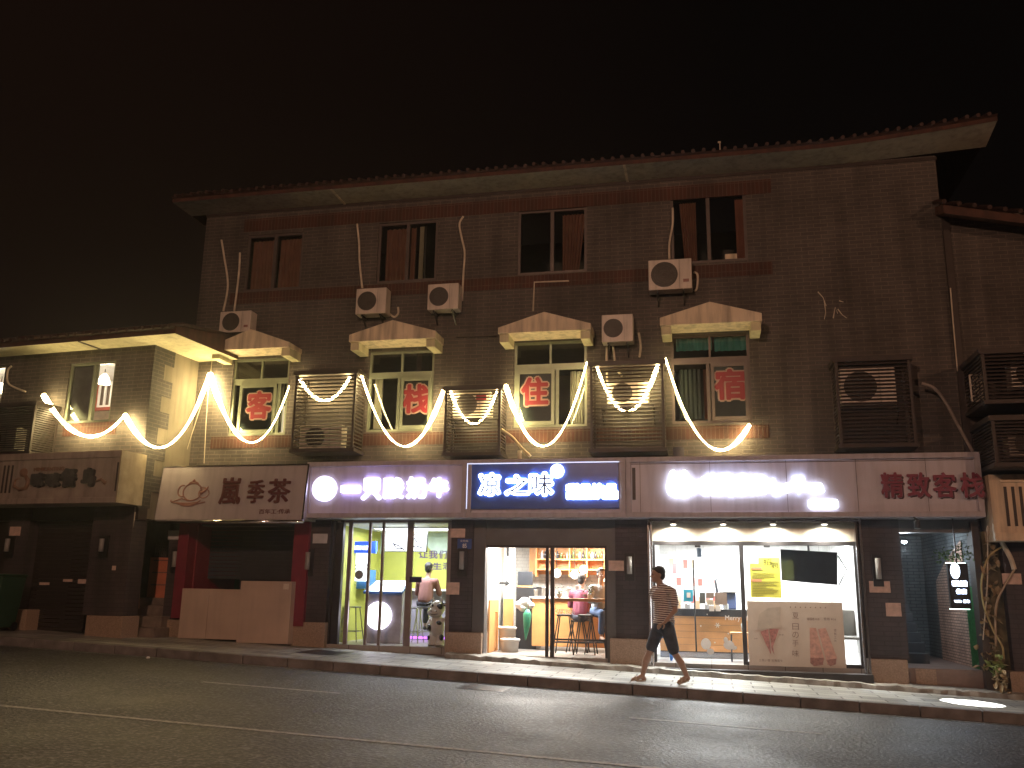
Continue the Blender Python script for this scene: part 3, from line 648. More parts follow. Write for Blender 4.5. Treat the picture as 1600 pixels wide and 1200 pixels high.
# white painted circles, red patch and slogan on the yellow wall
pale = mat('pale_mint_paint', (.55, .68, .6), .6, bump=0)
wt = MB()
for px, py, r in ((556, 838, .34), (590, 845, .30), (690, 838, .38), (575, 822, .2)):
    q = G.P(px, py, YB1); wt.prism([(q.x+r*math.cos(t_*math.pi/14), min(2.73, q.z+r*math.sin(t_*math.pi/14))) for t_ in range(28)], YB1-.006-.001*len(wt.f)/40, YB1-.002)
wt.build('wall_mural', pale, inn)
a, b_, c, d = G.rect(648, 816, 686, 830, YB1-.05); solo(MB().box(a, b_, YB1-.06, YB1-.02, c, d), 'wall_banner', mat('red_banner', (.75, .12, .12), .6), 'red banner high on the yellow shop wall', 'banner', ((a+b_)/2, YB1-.06, c))
purp = mat('purple_letter', (.10, .06, .16), .5, bump=0)
for ch, x_0, y0, x_1, y1 in (('让', 654, 860, 669, 872), ('我', 670, 860, 684, 873), ('们', 686, 860, 698, 873), ('生', 676, 879, 690, 890), ('活', 692, 879, 702, 890)):
    ptext(ch, purp, 'wall_letter', inn, x_0, y0, x_1, y1, YB1-.004, offset=.02, depth=.01)
# door frames of shop 1
alu = mat('champagne_aluminium', (.36, .30, .30), .35, .6, var=.1)
sf = thing('sliding_door', 'four-leaf glass sliding door with champagne frames before the yellow shop', 'door', ((x0+x1)/2, yg, f1-.05))
fm = MB()
for p0, p1 in ((540, 546), (572, 576), (593, 597), (633, 643), (697, 703)):
    u0, u1 = G.P(p0, 915, yg).x, G.P(p1, 915, yg).x; fm.box(u0, u1, yg, yg+.05, f1, G.P(610, 816, yg).z)
zt1 = G.P(610, 816, yg).z
fm.box(x0, x1, yg-.01, yg+.06, zt1, 2.79); fm.box(x0, x1, yg-.02, yg+.06, f1-.22, f1)
fm.build('frame', alu, sf, bevel=.004)
u0, u1 = G.P(512, 915, yg).x, G.P(528, 915, yg).x
sd = MB(); sd.box(u0-.05, u0+.02, yg-.08, yg+.1, .2, 2.79); sd.box(u0+.06, u0+.1, yg-.04, yg+.1, .3, 2.79); sd.box(u1, u1+.06, yg-.03, yg+.08, .3, 2.79); sd.box(u0+.1, u1, yg+.02, yg+.05, .3, 2.79)
sd.build('side_post', darkMet, sf, bevel=.004)
MB().quad((x0+.2, yg+.025, f1), (x1, yg+.025, f1), (x1, yg+.025, zt1), (x0+.2, yg+.025, zt1)).build('pane', shopG, sf)
def sticker(px0, py0, px1, py1, y, m, name, par, fr=G):
    a, b_, c, d = fr.rect(px0, py0, px1, py1, y); return MB().box(a, b_, y-.004, y, c, d).build(name, m, par)
sticker(640, 901, 659, 910, yg-.002, mat('dark_blue_sticker', (.03, .03, .1), .4), 'sticker', sf)
q = G.P(561, 898, yg); MB().lathe((q.x, yg-.001, q.z), [(.085, 0), (.085, -.004)], 24, 'y').build('round_sticker', mat('grey_sticker', (.35, .4, .5), .4), sf)
# menu board, blue poster, screen, counter
a, b_, c, d = G.rect(541, 864, 575, 908, 17.6); mbd = thing('menu_board', 'lit white menu board above the blue cabinet at left of the yellow shop', 'menu board', ((a+b_)/2, 17.6, c))
MB().box(a, b_, 17.6, 17.65, c, d).build('face', ledPale, mbd)
dots = MB()
for r_ in range(2):
    for k in range(7): q = G.P(547+k*4.4, 883+r_*6, 17.6); dots.box(q.x-.012, q.x+.012, 17.594, 17.599, q.z-.015, q.z+.015)
dots.build('menu_print', purp, mbd)
a, b_, c, d = G.rect(546, 846, 587, 864, 17.5); bp = thing('light_box', 'blue light box with white script hanging behind the left doors', 'light box', ((a+b_)/2, 17.5, c))
MB().box(a, b_, 17.5, 17.58, c, d).build('face', emi('blue_light_face', (.03, .10, .75), 1.1), bp)
text('恋爱的味道', ledPale, 'script', bp, a+.06, b_-.16, c+.06, d-.08, 17.498, offset=.01, depth=.006, shear=.3)
a, b_, c, d = G.rect(543, 890, 576, 920, 17.7); solo(MB().box(a, b_, 17.7, 18.1, c, d), 'drinks_cabinet', mat('blue_cabinet', (.05, .2, .5), .4), 'blue cabinet under the lit menu board', 'cabinet', ((a+b_)/2, 17.7, c))
a, b_, c, d = G.rect(602, 827, 667, 862, 17.3); tv = thing('screen', 'bright wall screen tilted above the counter of the yellow shop', 'screen', ((a+b_)/2, 17.3, c))
MB().box(a, b_, 17.3, 17.36, c, d).build('casing', black, tv, bevel=.006); MB().box(a+.012, b_-.012, 17.29, 17.299, c+.012, d-.012).build('display', emi('screen_white', (.92, .96, 1), 3), tv)
gp = MB()
for pts in ([(614, 849), (620, 857), (630, 858)], [(614, 849), (624, 853), (632, 860)], [(640, 856), (650, 853), (662, 857)], [(644, 832), (650, 829), (652, 830), (646, 838)], [(646, 838), (650, 845), (653, 848)]):
    gp.tube([(*G.P(u, v_, 17.286).xy, G.P(u, v_, 17.286).z) for u, v_ in pts], .012, 5)
gp.build('screen_graphic', purp, tv)
a, b_, c, d = G.rect(571, 925, 627, 1010, 17.0); ct = thing('counter', 'pale counter with a big glowing disc on its front', 'counter', ((a+b_)/2, 17.0, f1))
MB().box(a, b_, 17.0, 17.5, f1, d).build('body', mat('lilac_laminate', (.45, .42, .50), .4), ct, bevel=.01)
q = G.P(592, 962, 17.0); MB().lathe((q.x, 17.0, q.z), [(.262, 0), (.262, -.03), (.24, -.05)], 36, 'y').build('glowing_disc', emi('disc_light', (.93, .88, 1), 5), ct)
mb_ = MB(); u0, u1 = a-.04, b_+.02; mb_.add([(u0, 16.9, d), (u1, 16.9, d), (u1+.05, 17.3, d+.22), (u0+.1, 17.3, d+.22), (u0, 16.93, d-.04), (u1, 16.93, d-.04), (u1+.05, 17.34, d+.2), (u0+.1, 17.34, d+.2)], [(0, 1, 2, 3), (4, 7, 6, 5), (0, 4, 5, 1), (1, 5, 6, 2), (2, 6, 7, 3), (3, 7, 4, 0)])
mb_.build('menu_tray', mat('blue_rim', (.04, .15, .5), .4), ct)
mb_ = MB(); e = .04; mb_.add([(u0+e, 16.905, d+.015), (u1-e, 16.905, d+.015), (u1-e+.05, 17.28, d+.222), (u0+e+.1, 17.28, d+.222)], [(0, 1, 2, 3)]); mb_.build('menu_face', ledPale, ct)
def stool(px, py_top, y, zf, h, m, label, group, r=.14, w_=.19, fr=G):
    u = G.P(px, py_top, y).x; t = thing('bar_stool', label, 'stool', (u, y, zf), group=group)
    MB().box(u-r, u+r, y-r, y+r, zf+h-.035, zf+h).build('seat', m, t, bevel=.01)
    for i, j in ((-1, -1), (1, -1), (1, 1), (-1, 1)):
        MB().tube([(u+i*(r-.03), y+j*(r-.03), zf+h-.035), (u+i*w_, y+j*w_, zf)], .012, 6).build('leg', m, t)
    fr_ = MB(); k = .35; q_ = (r-.03)+(w_-(r-.03))*(1-k)
    for k in (.3,):
        q_ = w_-(w_-r+.03)*k; z_ = zf+h*k
        for A, B_ in (((-1, -1), (1, -1)), ((1, -1), (1, 1)), ((1, 1), (-1, 1)), ((-1, 1), (-1, -1))): fr_.tube([(u+A[0]*q_, y+A[1]*q_, z_), (u+B_[0]*q_, y+B_[1]*q_, z_)], .01, 6)
    fr_.build('foot_rail', m, t); return t
stool(551, 948, 17.2, f1, .68, steel, 'steel bar stool beside the left door of the yellow shop', 'steel stools in the yellow shop')
stool(645, 950, 17.4, f1, .68, steel, 'steel bar stool lit purple, left of the cow figure', 'steel stools in the yellow shop')
stool(664, 950, 17.75, f1, .70, steel, 'steel bar stool under the seated customer in pink', 'steel stools in the yellow shop')
a, b_, c, d = G.rect(640, 945, 668, 1003, 18.3); ph = thing('bar_ledge', 'ledge with purple light strip along the yellow wall', 'counter', ((a+b_)/2, 18.6, f1))
MB().box(a-.1, b_+.6, 18.6, 18.98, f1+.02, f1+1.0).build('body', mat('grey_laminate', (.3, .28, .35), .4), ph); MB().box(a-.1, b_+.6, 18.57, 18.599, f1+.02, f1+.06).build('light_strip', emi('purple_strip', (.55, .12, 1), 3), ph)
MB().box(a-.2, b_+.6, 18.45, 18.98, f1+1.001, f1+1.04).build('top', whiteP, ph)
# -- cow figure
def cow():
    q = G.P(681, 1011, 16.62); X, Y, Z = q.x, 16.62, f1
    t = thing('cow_statue', 'glossy black and white standing cow statue inside the right door leaf', 'statue', (X, Y, Z))
    cw = mat('cow_white_gloss', (.75, .72, .72), .15, coat=.5, bump=0); bk = mat('cow_black_gloss', (.02, .02, .025), .15, coat=.5, bump=0)
    b = MB()
    b.limb((X-.08, Y, Z+.02), (X-.075, Y, Z+.22), .085, .07); b.limb((X+.08, Y, Z+.02), (X+.075, Y, Z+.22), .085, .07)
    b.ball((X-.08, Y-.04, Z+.035), (.08, .11, .035)); b.ball((X+.08, Y-.04, Z+.035), (.08, .11, .035))
    b.ball((X, Y, Z+.34), (.155, .14, .18)); b.ball((X, Y, Z+.46), (.12, .11, .12)); b.limb((X-.12, Y, Z+.46), (X-.15, Y-.08, Z+.36), .045, .04); b.limb((X+.12, Y, Z+.46), (X+.2, Y-.05, Z+.5), .045, .04)
    b.ball((X, Y, Z+.68), (.15, .14, .15)); b.ball((X-.01, Y-.09, Z+.61), (.155, .10, .09))
    def rm(o):
        r = o.modifiers.new('r', 'REMESH'); r.mode = 'VOXEL'; r.voxel_size = .012; r.use_smooth_shade = True
        s_ = o.modifiers.new('s', 'SMOOTH'); s_.iterations = 6
    b.build('body', cw, t, mods=rm)
    for s_ in (-1, 1):
        MB().limb((X+s_*.12, Y, Z+.76), (X+s_*.2, Y-.01, Z+.74), .04, .022).build('ear', bk, t, smooth=True)
        MB().tube([(X+s_*.06, Y, Z+.80), (X+s_*.09, Y, Z+.85), (X+s_*.07, Y, Z+.89)], [.024, .02, .006], 8).build('horn', cw, t, smooth=True)
        MB().ball((X+s_*.05, Y-.135, Z+.735), (.02, .012, .028)).build('eye', bk, t, smooth=True)
        MB().ball((X+s_*.05-.01, Y-.185, Z+.635), (.014, .01, .01)).build('nostril', bk, t, smooth=True)
    MB().tube([(X-.09+.02*k, Y-.187+.004*abs(k-4), Z+.585-.012*math.sin(k*math.pi/8)) for k in range(9)], .005, 5).build('mouth', bk, t)
    sp2 = MB(); sp2.ball((X+.09, Y-.10, Z+.72), (.05, .05, .06)); sp2.ball((X-.11, Y-.09, Z+.33), (.05, .06, .07)); sp2.ball((X+.12, Y-.06, Z+.16), (.045, .05, .06)); sp2.ball((X-.13, Y-.03, Z+.15), (.035, .06, .05)); sp2.ball((X+.07, Y-.1, Z+.42), (.06, .03, .04))
    sp2.build('black_patch', bk, t, smooth=True)
cow()

# -- people ------------------------------------------------------------------
def remesher(v, it=5):
    def f(o):
        r = o.modifiers.new('r', 'REMESH'); r.mode = 'VOXEL'; r.voxel_size = v; r.use_smooth_shade = True
        s_ = o.modifiers.new('s', 'SMOOTH'); s_.iterations = it; s_.factor = .5
    return f
skin = mat('skin', (.38, .25, .19), .55, var=.08, bump=.03)
hairM = mat('black_hair', (.012, .010, .010), .6, bump=.6, bscale=120)
def head(b, c, f, s=1.0):
    """adult head; c = centre, f = facing yaw vector"""
    f = Vector(f).normalized(); l = Vector((-f.y, f.x, 0)); z = Vector((0, 0, 1))
    P_ = lambda a, b2, h: Vector(c)+f*a*s+l*b2*s+z*h*s
    M_ = Matrix(((f.x, l.x, 0, c[0]), (f.y, l.y, 0, c[1]), (0, 0, 1, c[2]), (0, 0, 0, 1)))
    b.M = M_
    b.ball((-.01*s, 0, .03*s), (.098*s, .076*s, .095*s), 20, 14); b.ball((.022*s, 0, -.045*s), (.065*s, .056*s, .07*s), 18, 12); b.ball((.06*s, 0, -.09*s), (.024*s, .026*s, .02*s))
    b.ball((.085*s, 0, .018*s), (.018*s, .045*s, .012*s)); b.tube([(.088*s, 0, .01*s), (.108*s, 0, -.03*s)], [.009*s, .015*s], 8); b.ball((.104*s, 0, -.032*s), (.014*s, .017*s, .011*s))
    b.ball((.083*s, 0, -.063*s), (.012*s, .024*s, .006*s)); b.ball((.081*s, 0, -.073*s), (.011*s, .02*s, .007*s))
    for q in (-1, 1): b.ball((-.005*s, q*.078*s, -.008*s), (.018*s, .009*s, .03*s)); b.ball((.055*s, q*.04*s, -.03*s), (.022*s, .018*s, .02*s))
    b.M = None
    return P_, M_
def hair(c, f, s, par, long=0):
    f = Vector(f).normalized(); l = Vector((-f.y, f.x, 0))
    h = MB(); h.M = Matrix(((f.x, l.x, 0, c[0]), (f.y, l.y, 0, c[1]), (0, 0, 1, c[2]), (0, 0, 0, 1)))
    h.ball((-.022*s, 0, .05*s), (.1*s, .083*s, .088*s), 20, 12); h.ball((-.055*s, 0, .0), (.062*s, .073*s, .08*s), 16, 10); h.ball((.05*s, 0, .095*s), (.035*s, .055*s, .024*s))
    h.build('hair', hairM, par, mods=remesher(.008, 4))
def hand(b, wpt, d, pal, thumb, s=1.0, curl=.5):
    """palm, four bent fingers of different lengths and a thumb from the side of the palm"""
    d = Vector(d).normalized(); n = Vector(pal).normalized(); n = (n-d*n.dot(d)).normalized(); t = d.cross(n)*thumb
    w0_ = Vector(wpt); p = w0_+d*.05*s
    b.tube([w0_, w0_+d*.03*s, w0_+d*.085*s], [.024*s, .034*s, .036*s], 10, sq=.5); 
    for k, (o_, l_) in enumerate(((.027, .072), (.009, .08), (-.009, .075), (-.026, .058))):
        r = w0_+d*.082*s+t*o_*s; c1 = curl*.6; a = r+(d*math.cos(c1)+n*math.sin(c1))*l_*.5*s; c2 = curl*1.7; e = a+(d*math.cos(c2)+n*math.sin(c2))*l_*.5*s
        b.tube([r, a, e], [.0095*s, .009*s, .0075*s], 8); b.ball(e, .0075*s, 8, 6); b.ball(a, .009*s, 8, 6)
    r = w0_+d*.03*s+t*.028*s; a = r+(t*.75+d*.65+n*.25).normalized()*.038*s; e = a+(t*.25+d*.95+n*.35).normalized()*.03*s
    b.tube([r, a, e], [.014*s, .011*s, .009*s], 8); b.ball(e, .009*s, 8, 6)
def walker():
    q = G.P(1038, 1067, 14.3); X, Y = q.x, 14.3; Z = gz(X)
    t = thing('person', 'man walking left in a striped T-shirt, dark knee shorts and sandals', 'person', (X, Y, Z))
    V = lambda x, y, z: (X+x, Y+y, Z+z)
    b = MB(); hc = V(-.065, -.01, 1.595); fdir = (-.93, -.36, 0)
    head(b, hc, fdir, 1.03)
    b.limb(V(-.03, .0, 1.40), V(-.05, -.0, 1.53), .058, .053)
    b.limb(V(.0, 0, 1.33), V(.0, 0, .98), .11, .10); b.ball(V(0, 0, .88), (.15, .12, .13))
    sL, eL, wL = V(.155, -.13, 1.355), V(.20, -.20, 1.075), V(.045, -.31, .90)
    b.limb(sL, eL, .05, .04); b.limb(eL, wL, .04, .027); hand(b, wL, (-.85, -.05, -.55), (-.2, .6, -.5), 1, 1.0, .45)
    sR, eR, wR = V(-.14, .13, 1.35), V(-.04, .27, 1.10), V(.10, .33, .92)
    b.limb(sR, eR, .05, .04); b.limb(eR, wR, .04, .027); hand(b, wR, (.4, .1, -.9), (-.8, -.3, -.2), 1, 1.0, .5)
    # leading leg (left of picture) and trailing leg
    kA, aA = V(-.20, .07, .47), V(-.33, .07, .085)
    b.limb(V(-.05, .07, .86), kA, .085, .056); b.limb(kA, V(-.275, .09, .30), .052, .054); b.limb(V(-.275, .085, .30), aA, .054, .034)
    b.limb(aA, V(-.47, .02, .035), .036, .028); b.ball(V(-.31, .075, .045), (.04, .034, .04))
    kB, aB = V(.155, -.06, .46), V(.34, -.06, .115)
    b.limb(V(.05, -.07, .86), kB, .085, .056); b.limb(kB, V(.255, -.05, .31), .052, .054); b.limb(V(.255, -.055, .31), aB, .054, .034)
    b.limb(aB, V(.225, -.11, .04), .034, .028); b.ball(V(.355, -.055, .09), (.036, .034, .04))
    for fx, fy, sg in ((-.47, .02, 0), (.225, -.11, 0)):
        for k in range(5): b.ball(V(fx-.022+.002*k, fy-.03+.015*k, .026), (.018, .0085, .010), 8, 6)
    b.build('body', skin, t, mods=remesher(.0055, 3))
    hair(hc, fdir, 1.03, t)
    f_ = Vector(fdir).normalized(); l_ = Vector((-f_.y, f_.x, 0)); H = Vector(hc)
    ey = MB(); br_ = MB()
    for q_ in (-1, 1):
        ey.ball(H+f_*.088+l_*q_*.032+Vector((0, 0, .004)), (.009, .009, .006), 8, 6); p_ = H+f_*.096+l_*q_*.032+Vector((0, 0, .026)); br_.tube([p_-l_*.018, p_+Vector((0, 0, .004)), p_+l_*.018], .004, 5)
    ey.build('eye', black, t); br_.build('eyebrow', hairM, t)
    # striped shirt
    sm_, nt, bb_ = nodes('striped_jersey'); N, K = nt.nodes, nt.links
    tc_ = N.new('ShaderNodeTexCoord'); sp_ = N.new('ShaderNodeSeparateXYZ'); K.new(tc_.outputs['Object'], sp_.inputs[0])
    n_ = N.new('ShaderNodeTexNoise'); n_.inputs['Scale'].default_value = 5; K.new(tc_.outputs['Object'], n_.inputs[0])
    m1 = N.new('ShaderNodeMath'); m1.operation = 'MULTIPLY_ADD'; m1.inputs[1].default_value = .035; K.new(n_.outputs[0], m1.inputs[0]); K.new(sp_.outputs[2], m1.inputs[2])
    m3 = N.new('ShaderNodeMath'); m3.operation = 'MULTIPLY_ADD'; m3.inputs[1].default_value = .06; K.new(sp_.outputs[0], m3.inputs[0]); K.new(m1.outputs[0], m3.inputs[2])
    m2 = N.new('ShaderNodeMath'); m2.operation = 'MULTIPLY'; m2.inputs[1].default_value = 1/.032; K.new(m3.outputs[0], m2.inputs[0])
    fr_ = N.new('ShaderNodeMath'); fr_.operation = 'FRACT'; K.new(m2.outputs[0], fr_.inputs[0])
    cr_ = N.new('ShaderNodeValToRGB'); cr_.color_ramp.elements[0].position = .45; cr_.color_ramp.elements[0].color = (.13, .07, .08, 1); cr_.color_ramp.elements[1].position = .55; cr_.color_ramp.elements[1].color = (.72, .67, .64, 1)
    K.new(fr_.outputs[0], cr_.inputs[0]); K.new(cr_.outputs[0], bb_.inputs['Base Color']); bb_.inputs['Roughness'].default_value = .9
    nf = N.new('ShaderNodeTexNoise'); nf.inputs['Scale'].default_value = 7; nf.inputs['Detail'].default_value = 3; nf.inputs['Distortion'].default_value = 1.2; K.new(tc_.outputs['Object'], nf.inputs[0])
    bf = N.new('ShaderNodeBump'); bf.inputs['Strength'].default_value = .9; bf.inputs['Distance'].default_value = .06; K.new(nf.outputs[0], bf.inputs['Height']); K.new(bf.outputs[0], bb_.inputs['Normal'])
    s = MB(); s.ball(V(0, 0, 1.28), (.185, .15, .135)); s.limb(V(.11, -.09, 1.36), V(.16, -.14, 1.33), .075, .066); s.limb(V(-.11, .09, 1.36), V(-.15, .13, 1.33), .075, .066)
    s.limb(V(.01, 0, 1.28), V(.02, 0, .92), .15, .155); s.ball(V(.015, 0, .90), (.17, .15, .09)); s.limb(V(.01, 0, 1.37), V(-.02, 0, 1.42), .10, .065)
    s.limb(V(.16, -.14, 1.34), V(.19, -.185, 1.17), .066, .063); s.limb(V(-.145, .14, 1.34), V(-.09, .22, 1.20), .066, .06)
    s.build('t_shirt', sm_, t, mods=remesher(.009, 5))
    p = MB(); p.ball(V(.01, 0, .84), (.165, .145, .13)); p.limb(V(-.06, .065, .82), V(-.185, .075, .52), .108, .088); p.limb(V(.065, -.065, .82), V(.15, -.065, .50), .112, .09)
    p.build('shorts', mat('dark_denim', (.05, .06, .085), .85, var=.4, scale=9, bump=1, bscale=9), t, mods=remesher(.009, 5))
    sd_ = mat('brown_sandal', (.42, .33, .24), .6)
    for pts, heel in (([V(-.30, .075, .012), V(-.48, .015, .012)], 0), ([V(.355, -.06, .055), V(.215, -.115, .012)], 1)):
        z_ = MB(); z_.tube([pts[0], Vector(pts[0]).lerp(Vector(pts[1]), .5), pts[1]], [.048, .052, .055], 10, sq=.34)
        so = z_.build('sandal', sd_, t, smooth=True)
        m_ = Vector(pts[0]).lerp(Vector(pts[1]), .72); st_ = MB(); st_.tube([m_+Vector((.01, -.05, .005)), m_+Vector((0, -.025, .065)), m_+Vector((0, .025, .065)), m_+Vector((-.01, .05, .005))], .018, 8); st_.build('strap', sd_, so, smooth=True)
walker()
def sitter(px, y, zseat, label, face, top, pants, lean=.08, s=1.0, arms=1):
    X = G.P(px, 950, y).x; t = thing('person', label, 'person', (X, y, zseat))
    f = Vector(face).normalized(); l = Vector((-f.y, f.x, 0))
    def V(a, b2, h): return Vector((X, y, zseat))+f*a*s+l*b2*s+Vector((0, 0, h*s))
    b = MB(); hc = V(lean*1.9, 0, .74); head(b, hc, face, s)
    b.limb(V(lean*1.4, 0, .54), V(lean*1.7, 0, .66), .055, .05); b.limb(V(0, 0, .12), V(lean, 0, .45), .12, .12)
    for q in (-1, 1):
        b.limb(V(lean*1.1, q*.18, .50), V(.08+lean, q*.24, .24), .048, .04); b.limb(V(.08+lean, q*.24, .24), V(.30+lean, q*.13, .26), .038, .027); hand(b, V(.30+lean, q*.13, .26), f, (0, 0, -1), -q, s, .6)
        b.limb(V(0, q*.09, .06), V(.40, q*.11, .03), .085, .06); b.limb(V(.40, q*.11, .03), V(.34, q*.11, -.38), .055, .036); b.limb(V(.34, q*.11, -.40), V(.48, q*.12, -.43), .034, .028)
    b.build('body', skin, t, mods=remesher(.008, 3)); hair(hc, face, s, t)
    c_ = MB(); c_.limb(V(0, 0, .12), V(lean*.9, 0, .42), .155, .15); c_.limb(V(lean, -.13, .47), V(lean, .13, .47), .085, .085)
    for q in (-1, 1): c_.limb(V(lean*1.1, q*.18, .49), V(.08+lean, q*.24, .25), .065, .055); c_.limb(V(.08+lean, q*.24, .25), V(.2+lean, q*.18, .25), .052, .045)
    c_.build('shirt', top, t, mods=remesher(.012, 5))
    d_ = MB(); d_.ball(V(0, 0, .04), (.16, .16, .10))
    for q in (-1, 1): d_.limb(V(0, q*.09, .06), V(.40, q*.11, .03), .10, .075); d_.limb(V(.40, q*.11, .03), V(.345, q*.11, -.3), .072, .06)
    d_.build('trousers', pants, t, mods=remesher(.012, 4))
    sh_ = MB()
    for q in (-1, 1): sh_.limb(V(.33, q*.11, -.44), V(.50, q*.12, -.45), .042, .036)
    sh_.build('shoes', mat('dark_shoe', (.03, .03, .035), .6) if 'dark_shoe' not in MT else MT['dark_shoe'], t, mods=remesher(.01, 3))
pinkS = mat('salmon_shirt', (.24, .11, .10), .9, var=.1); darkP = mat('dark_trousers', (.05, .05, .07), .9)
sitter(664, 17.75, f1+.70, 'customer in a salmon shirt seated with their back to the street by the yellow wall', (.05, 1, 0), pinkS, darkP)

# -- shop 2: tiled cafe
f2 = G.P(850, 1026, yg).z; zt2 = G.P(850, 856, yg).z
x0, x1 = G.P(752, 940, yg).x, G.P(951, 940, yg).x
orangeW = mat('orange_timber', (.62, .30, .11), .45, var=.2, scale=3); whiteB = brick('white_glazed_tile', (.78, .77, .74), (.72, .71, .68), (.6, .59, .57), .2, .07, rough=.35, bump=.1)
room(x0-.1, x1+.25, yg+.05, 19.6, f2, 2.6, whiteP, whiteB, orangeW, floorT, whiteP)
ceiling_lamp(x0+.8, 17.4, 2.6, 1.0, .6, 260, 'flat ceiling light above the arrow in the cafe', (1, .96, .9))
ceiling_lamp(x1-.5, 18.2, 2.6, 1.0, .6, 170, 'flat ceiling light above the cafe counter', (1, .90, .78))
sd2 = thing('sliding_door', 'two-leaf sliding glass door with bronze frame before the tiled cafe', 'door', ((x0+x1)/2, yg, f2-.06))
fm = MB()
for p0, p1 in ((750, 757), (852, 857), (860, 866), (945, 951)):
    u0, u1 = G.P(p0, 940, yg).x, G.P(p1, 940, yg).x; fm.box(u0, u1, yg-.02 if p0 == 860 else yg, yg+.05, f2, zt2)
fm.box(x0, x1, yg-.02, yg+.06, zt2, zt2+.08); fm.box(x0, x1, yg-.03, yg+.06, f2-.09, f2)
fm.build('frame', darkMet, sd2, bevel=.004)
MB().quad((x0, yg+.03, f2), (x1, yg+.03, f2), (x1, yg+.03, zt2), (x0, yg+.03, zt2)).build('pane', shopG, sd2)
u0, u1 = G.P(866, 977, yg).x, G.P(898, 977, yg).x
text('CAFE YEAN', ledPale if False else mat('white_vinyl', (.8, .8, .8), .5, bump=0), 'vinyl_letters', sd2, u0, u1, G.P(880, 959, yg).z, G.P(880, 952, yg).z, yg+.01, offset=.02, depth=.003)
# threshold plinths under the shops
pl = MB(); pl.box(x0-.1, x1+.15, 16.2, 16.5, gz(x1)-.1, f2-.092); pl.build('threshold', MT['rough_concrete'], inn, bevel=.015)
# left white wall with timber wainscot and arrow
yw2 = 18.2; a = x0; b_ = G.P(803, 930, yw2).x
MB().box(a, b_, yw2, yw2+.08, f2, 2.6).build('partition_wall', whiteP, inn)
z_ = G.P(780, 935, yw2).z
MB().box(a+.001, b_, yw2-.04, yw2-.002, f2, z_).build('wainscot', orangeW, inn)
ar = MB(); q0 = G.P(777, 911, yw2); q1 = G.P(796, 911, yw2); zz = q0.z
ar.prism([(q0.x, zz-.022), (q1.x-.08, zz-.022), (q1.x-.08, zz-.065), (q1.x+.02, zz), (q1.x-.08, zz+.065), (q1.x-.08, zz+.022), (q0.x, zz+.022)], yw2-.012, yw2-.002)
solo(ar, 'wall_arrow', black, 'black arrow pointing right on the white cafe wall', 'sign', (q0.x, yw2-.01, zz))
for px, py0, py1, nm in ((769.5, 858, 890, 'tall dark strip light beside the left edge of the cafe wall'), (794, 855, 869, 'short dark pendant bracket above the arrow in the cafe')):
    a_, b2, c_, d_ = G.rect(px-1.6, py0, px+1.6, py1, yw2); solo(MB().box(a_, b2, yw2-.04, yw2-.004, c_, d_), 'wall_fitting', black, nm, 'wall fitting', (a_, yw2, c_))
a_, b2, c_, d_ = G.rect(767, 958, 776, 1010, 17.3); mbx = thing('floor_mirror', 'slim framed mirror leaning on timber at the left of the cafe', 'mirror', (a_, 17.3, f2))
MB().box(a_-.02, b2+.02, 17.3, 17.34, f2+.02, d_+.02).build('frame', orangeW, mbx); MB().box(a_, b2, 17.29, 17.299, f2+.06, d_).build('glass', mat('mirror_glass', (.7, .72, .75), .08, 1, bump=0), mbx)
solo(MB().box(x0, G.P(766, 970, 16.9).x, 16.85, 17.6, f2, G.P(760, 937, 16.9).z), 'timber_cabinet', orangeW, 'orange timber cabinet just inside the left cafe door', 'cabinet', (x0, 16.9, f2), bevel=.01)
for (p, yb_, r, h, nm) in ((792, 17.7, .17, .40, 'tall white bucket behind the low tub in the cafe'), (797, 17.25, .17, .20, 'low white plastic tub on the cafe floor')):
    q = G.P(p, 1010, yb_); o_ = thing('bucket', nm, 'bucket', (q.x, yb_, f2)); MB().lathe((q.x, yb_, f2), [(r*.88, 0), (r, h), (r+.015, h), (r+.015, h+.02), (r-.01, h+.02)], 24).build('pail', whiteP, o_, smooth=True); MB().lathe((q.x, yb_, f2+h+.021), [(r+.02, 0), (r+.02, .02), (r-.02, .03)], 24).build('lid', whiteP, o_)
# dark corner with chalkboard, shelf, umbrella, bags
a_, b2, c_, d_ = G.rect(809, 893, 832, 915, 17.8); cb_ = thing('chalkboard', 'small square chalkboard on a shelf in the cafe', 'chalkboard', (a_, 17.8, c_)); MB().box(a_, b2, 17.8, 17.84, c_, d_).build('board', mat('slate_board', (.012, .014, .02), .9), cb_, bevel=.006); MB().box(a_-.0, b2, 17.79, 17.86, c_-.03, c_-.002).build('ledge', orangeW, cb_)
a_, b2, c_, d_ = G.rect(806, 917, 838, 1003, 18.3); solo(MB().box(a_, b2, 18.3, 18.9, f2, d_), 'dark_cupboard', mat('smoke_black', (.015, .015, .018), .4), 'dark cupboard under the chalkboard behind the green umbrella', 'cupboard', (a_, 18.3, f2), bevel=.01)
um = thing('umbrella', 'folded green umbrella hanging point down beside the cafe counter', 'umbrella', (G.P(824, 1000, 17.4).x, 17.4, G.P(824, 1000, 17.4).z))
q = [G.P(px, py, 17.4) for px, py in ((825, 952), (824, 960), (823, 980), (821, 1000))]
MB().tube([(p_.x, 17.4, p_.z) for p_ in q], [.03, .085, .06, .012], 10).build('canopy', mat('green_nylon', (.02, .20, .11), .6, var=.3, scale=20), um, smooth=True); MB().tube([(q[0].x, 17.4, q[0].z), (q[0].x+.01, 17.4, q[0].z+.16)], .009, 6).build('shaft', steel, um)
bgm = MB()
for px, py, r in ((812, 945, .10), (820, 941, .12), (829, 946, .08), (817, 950, .09)): p_ = G.P(px, py, 17.55); bgm.ball((p_.x, 17.55, p_.z), (r, .08, r*.8), 10, 8)
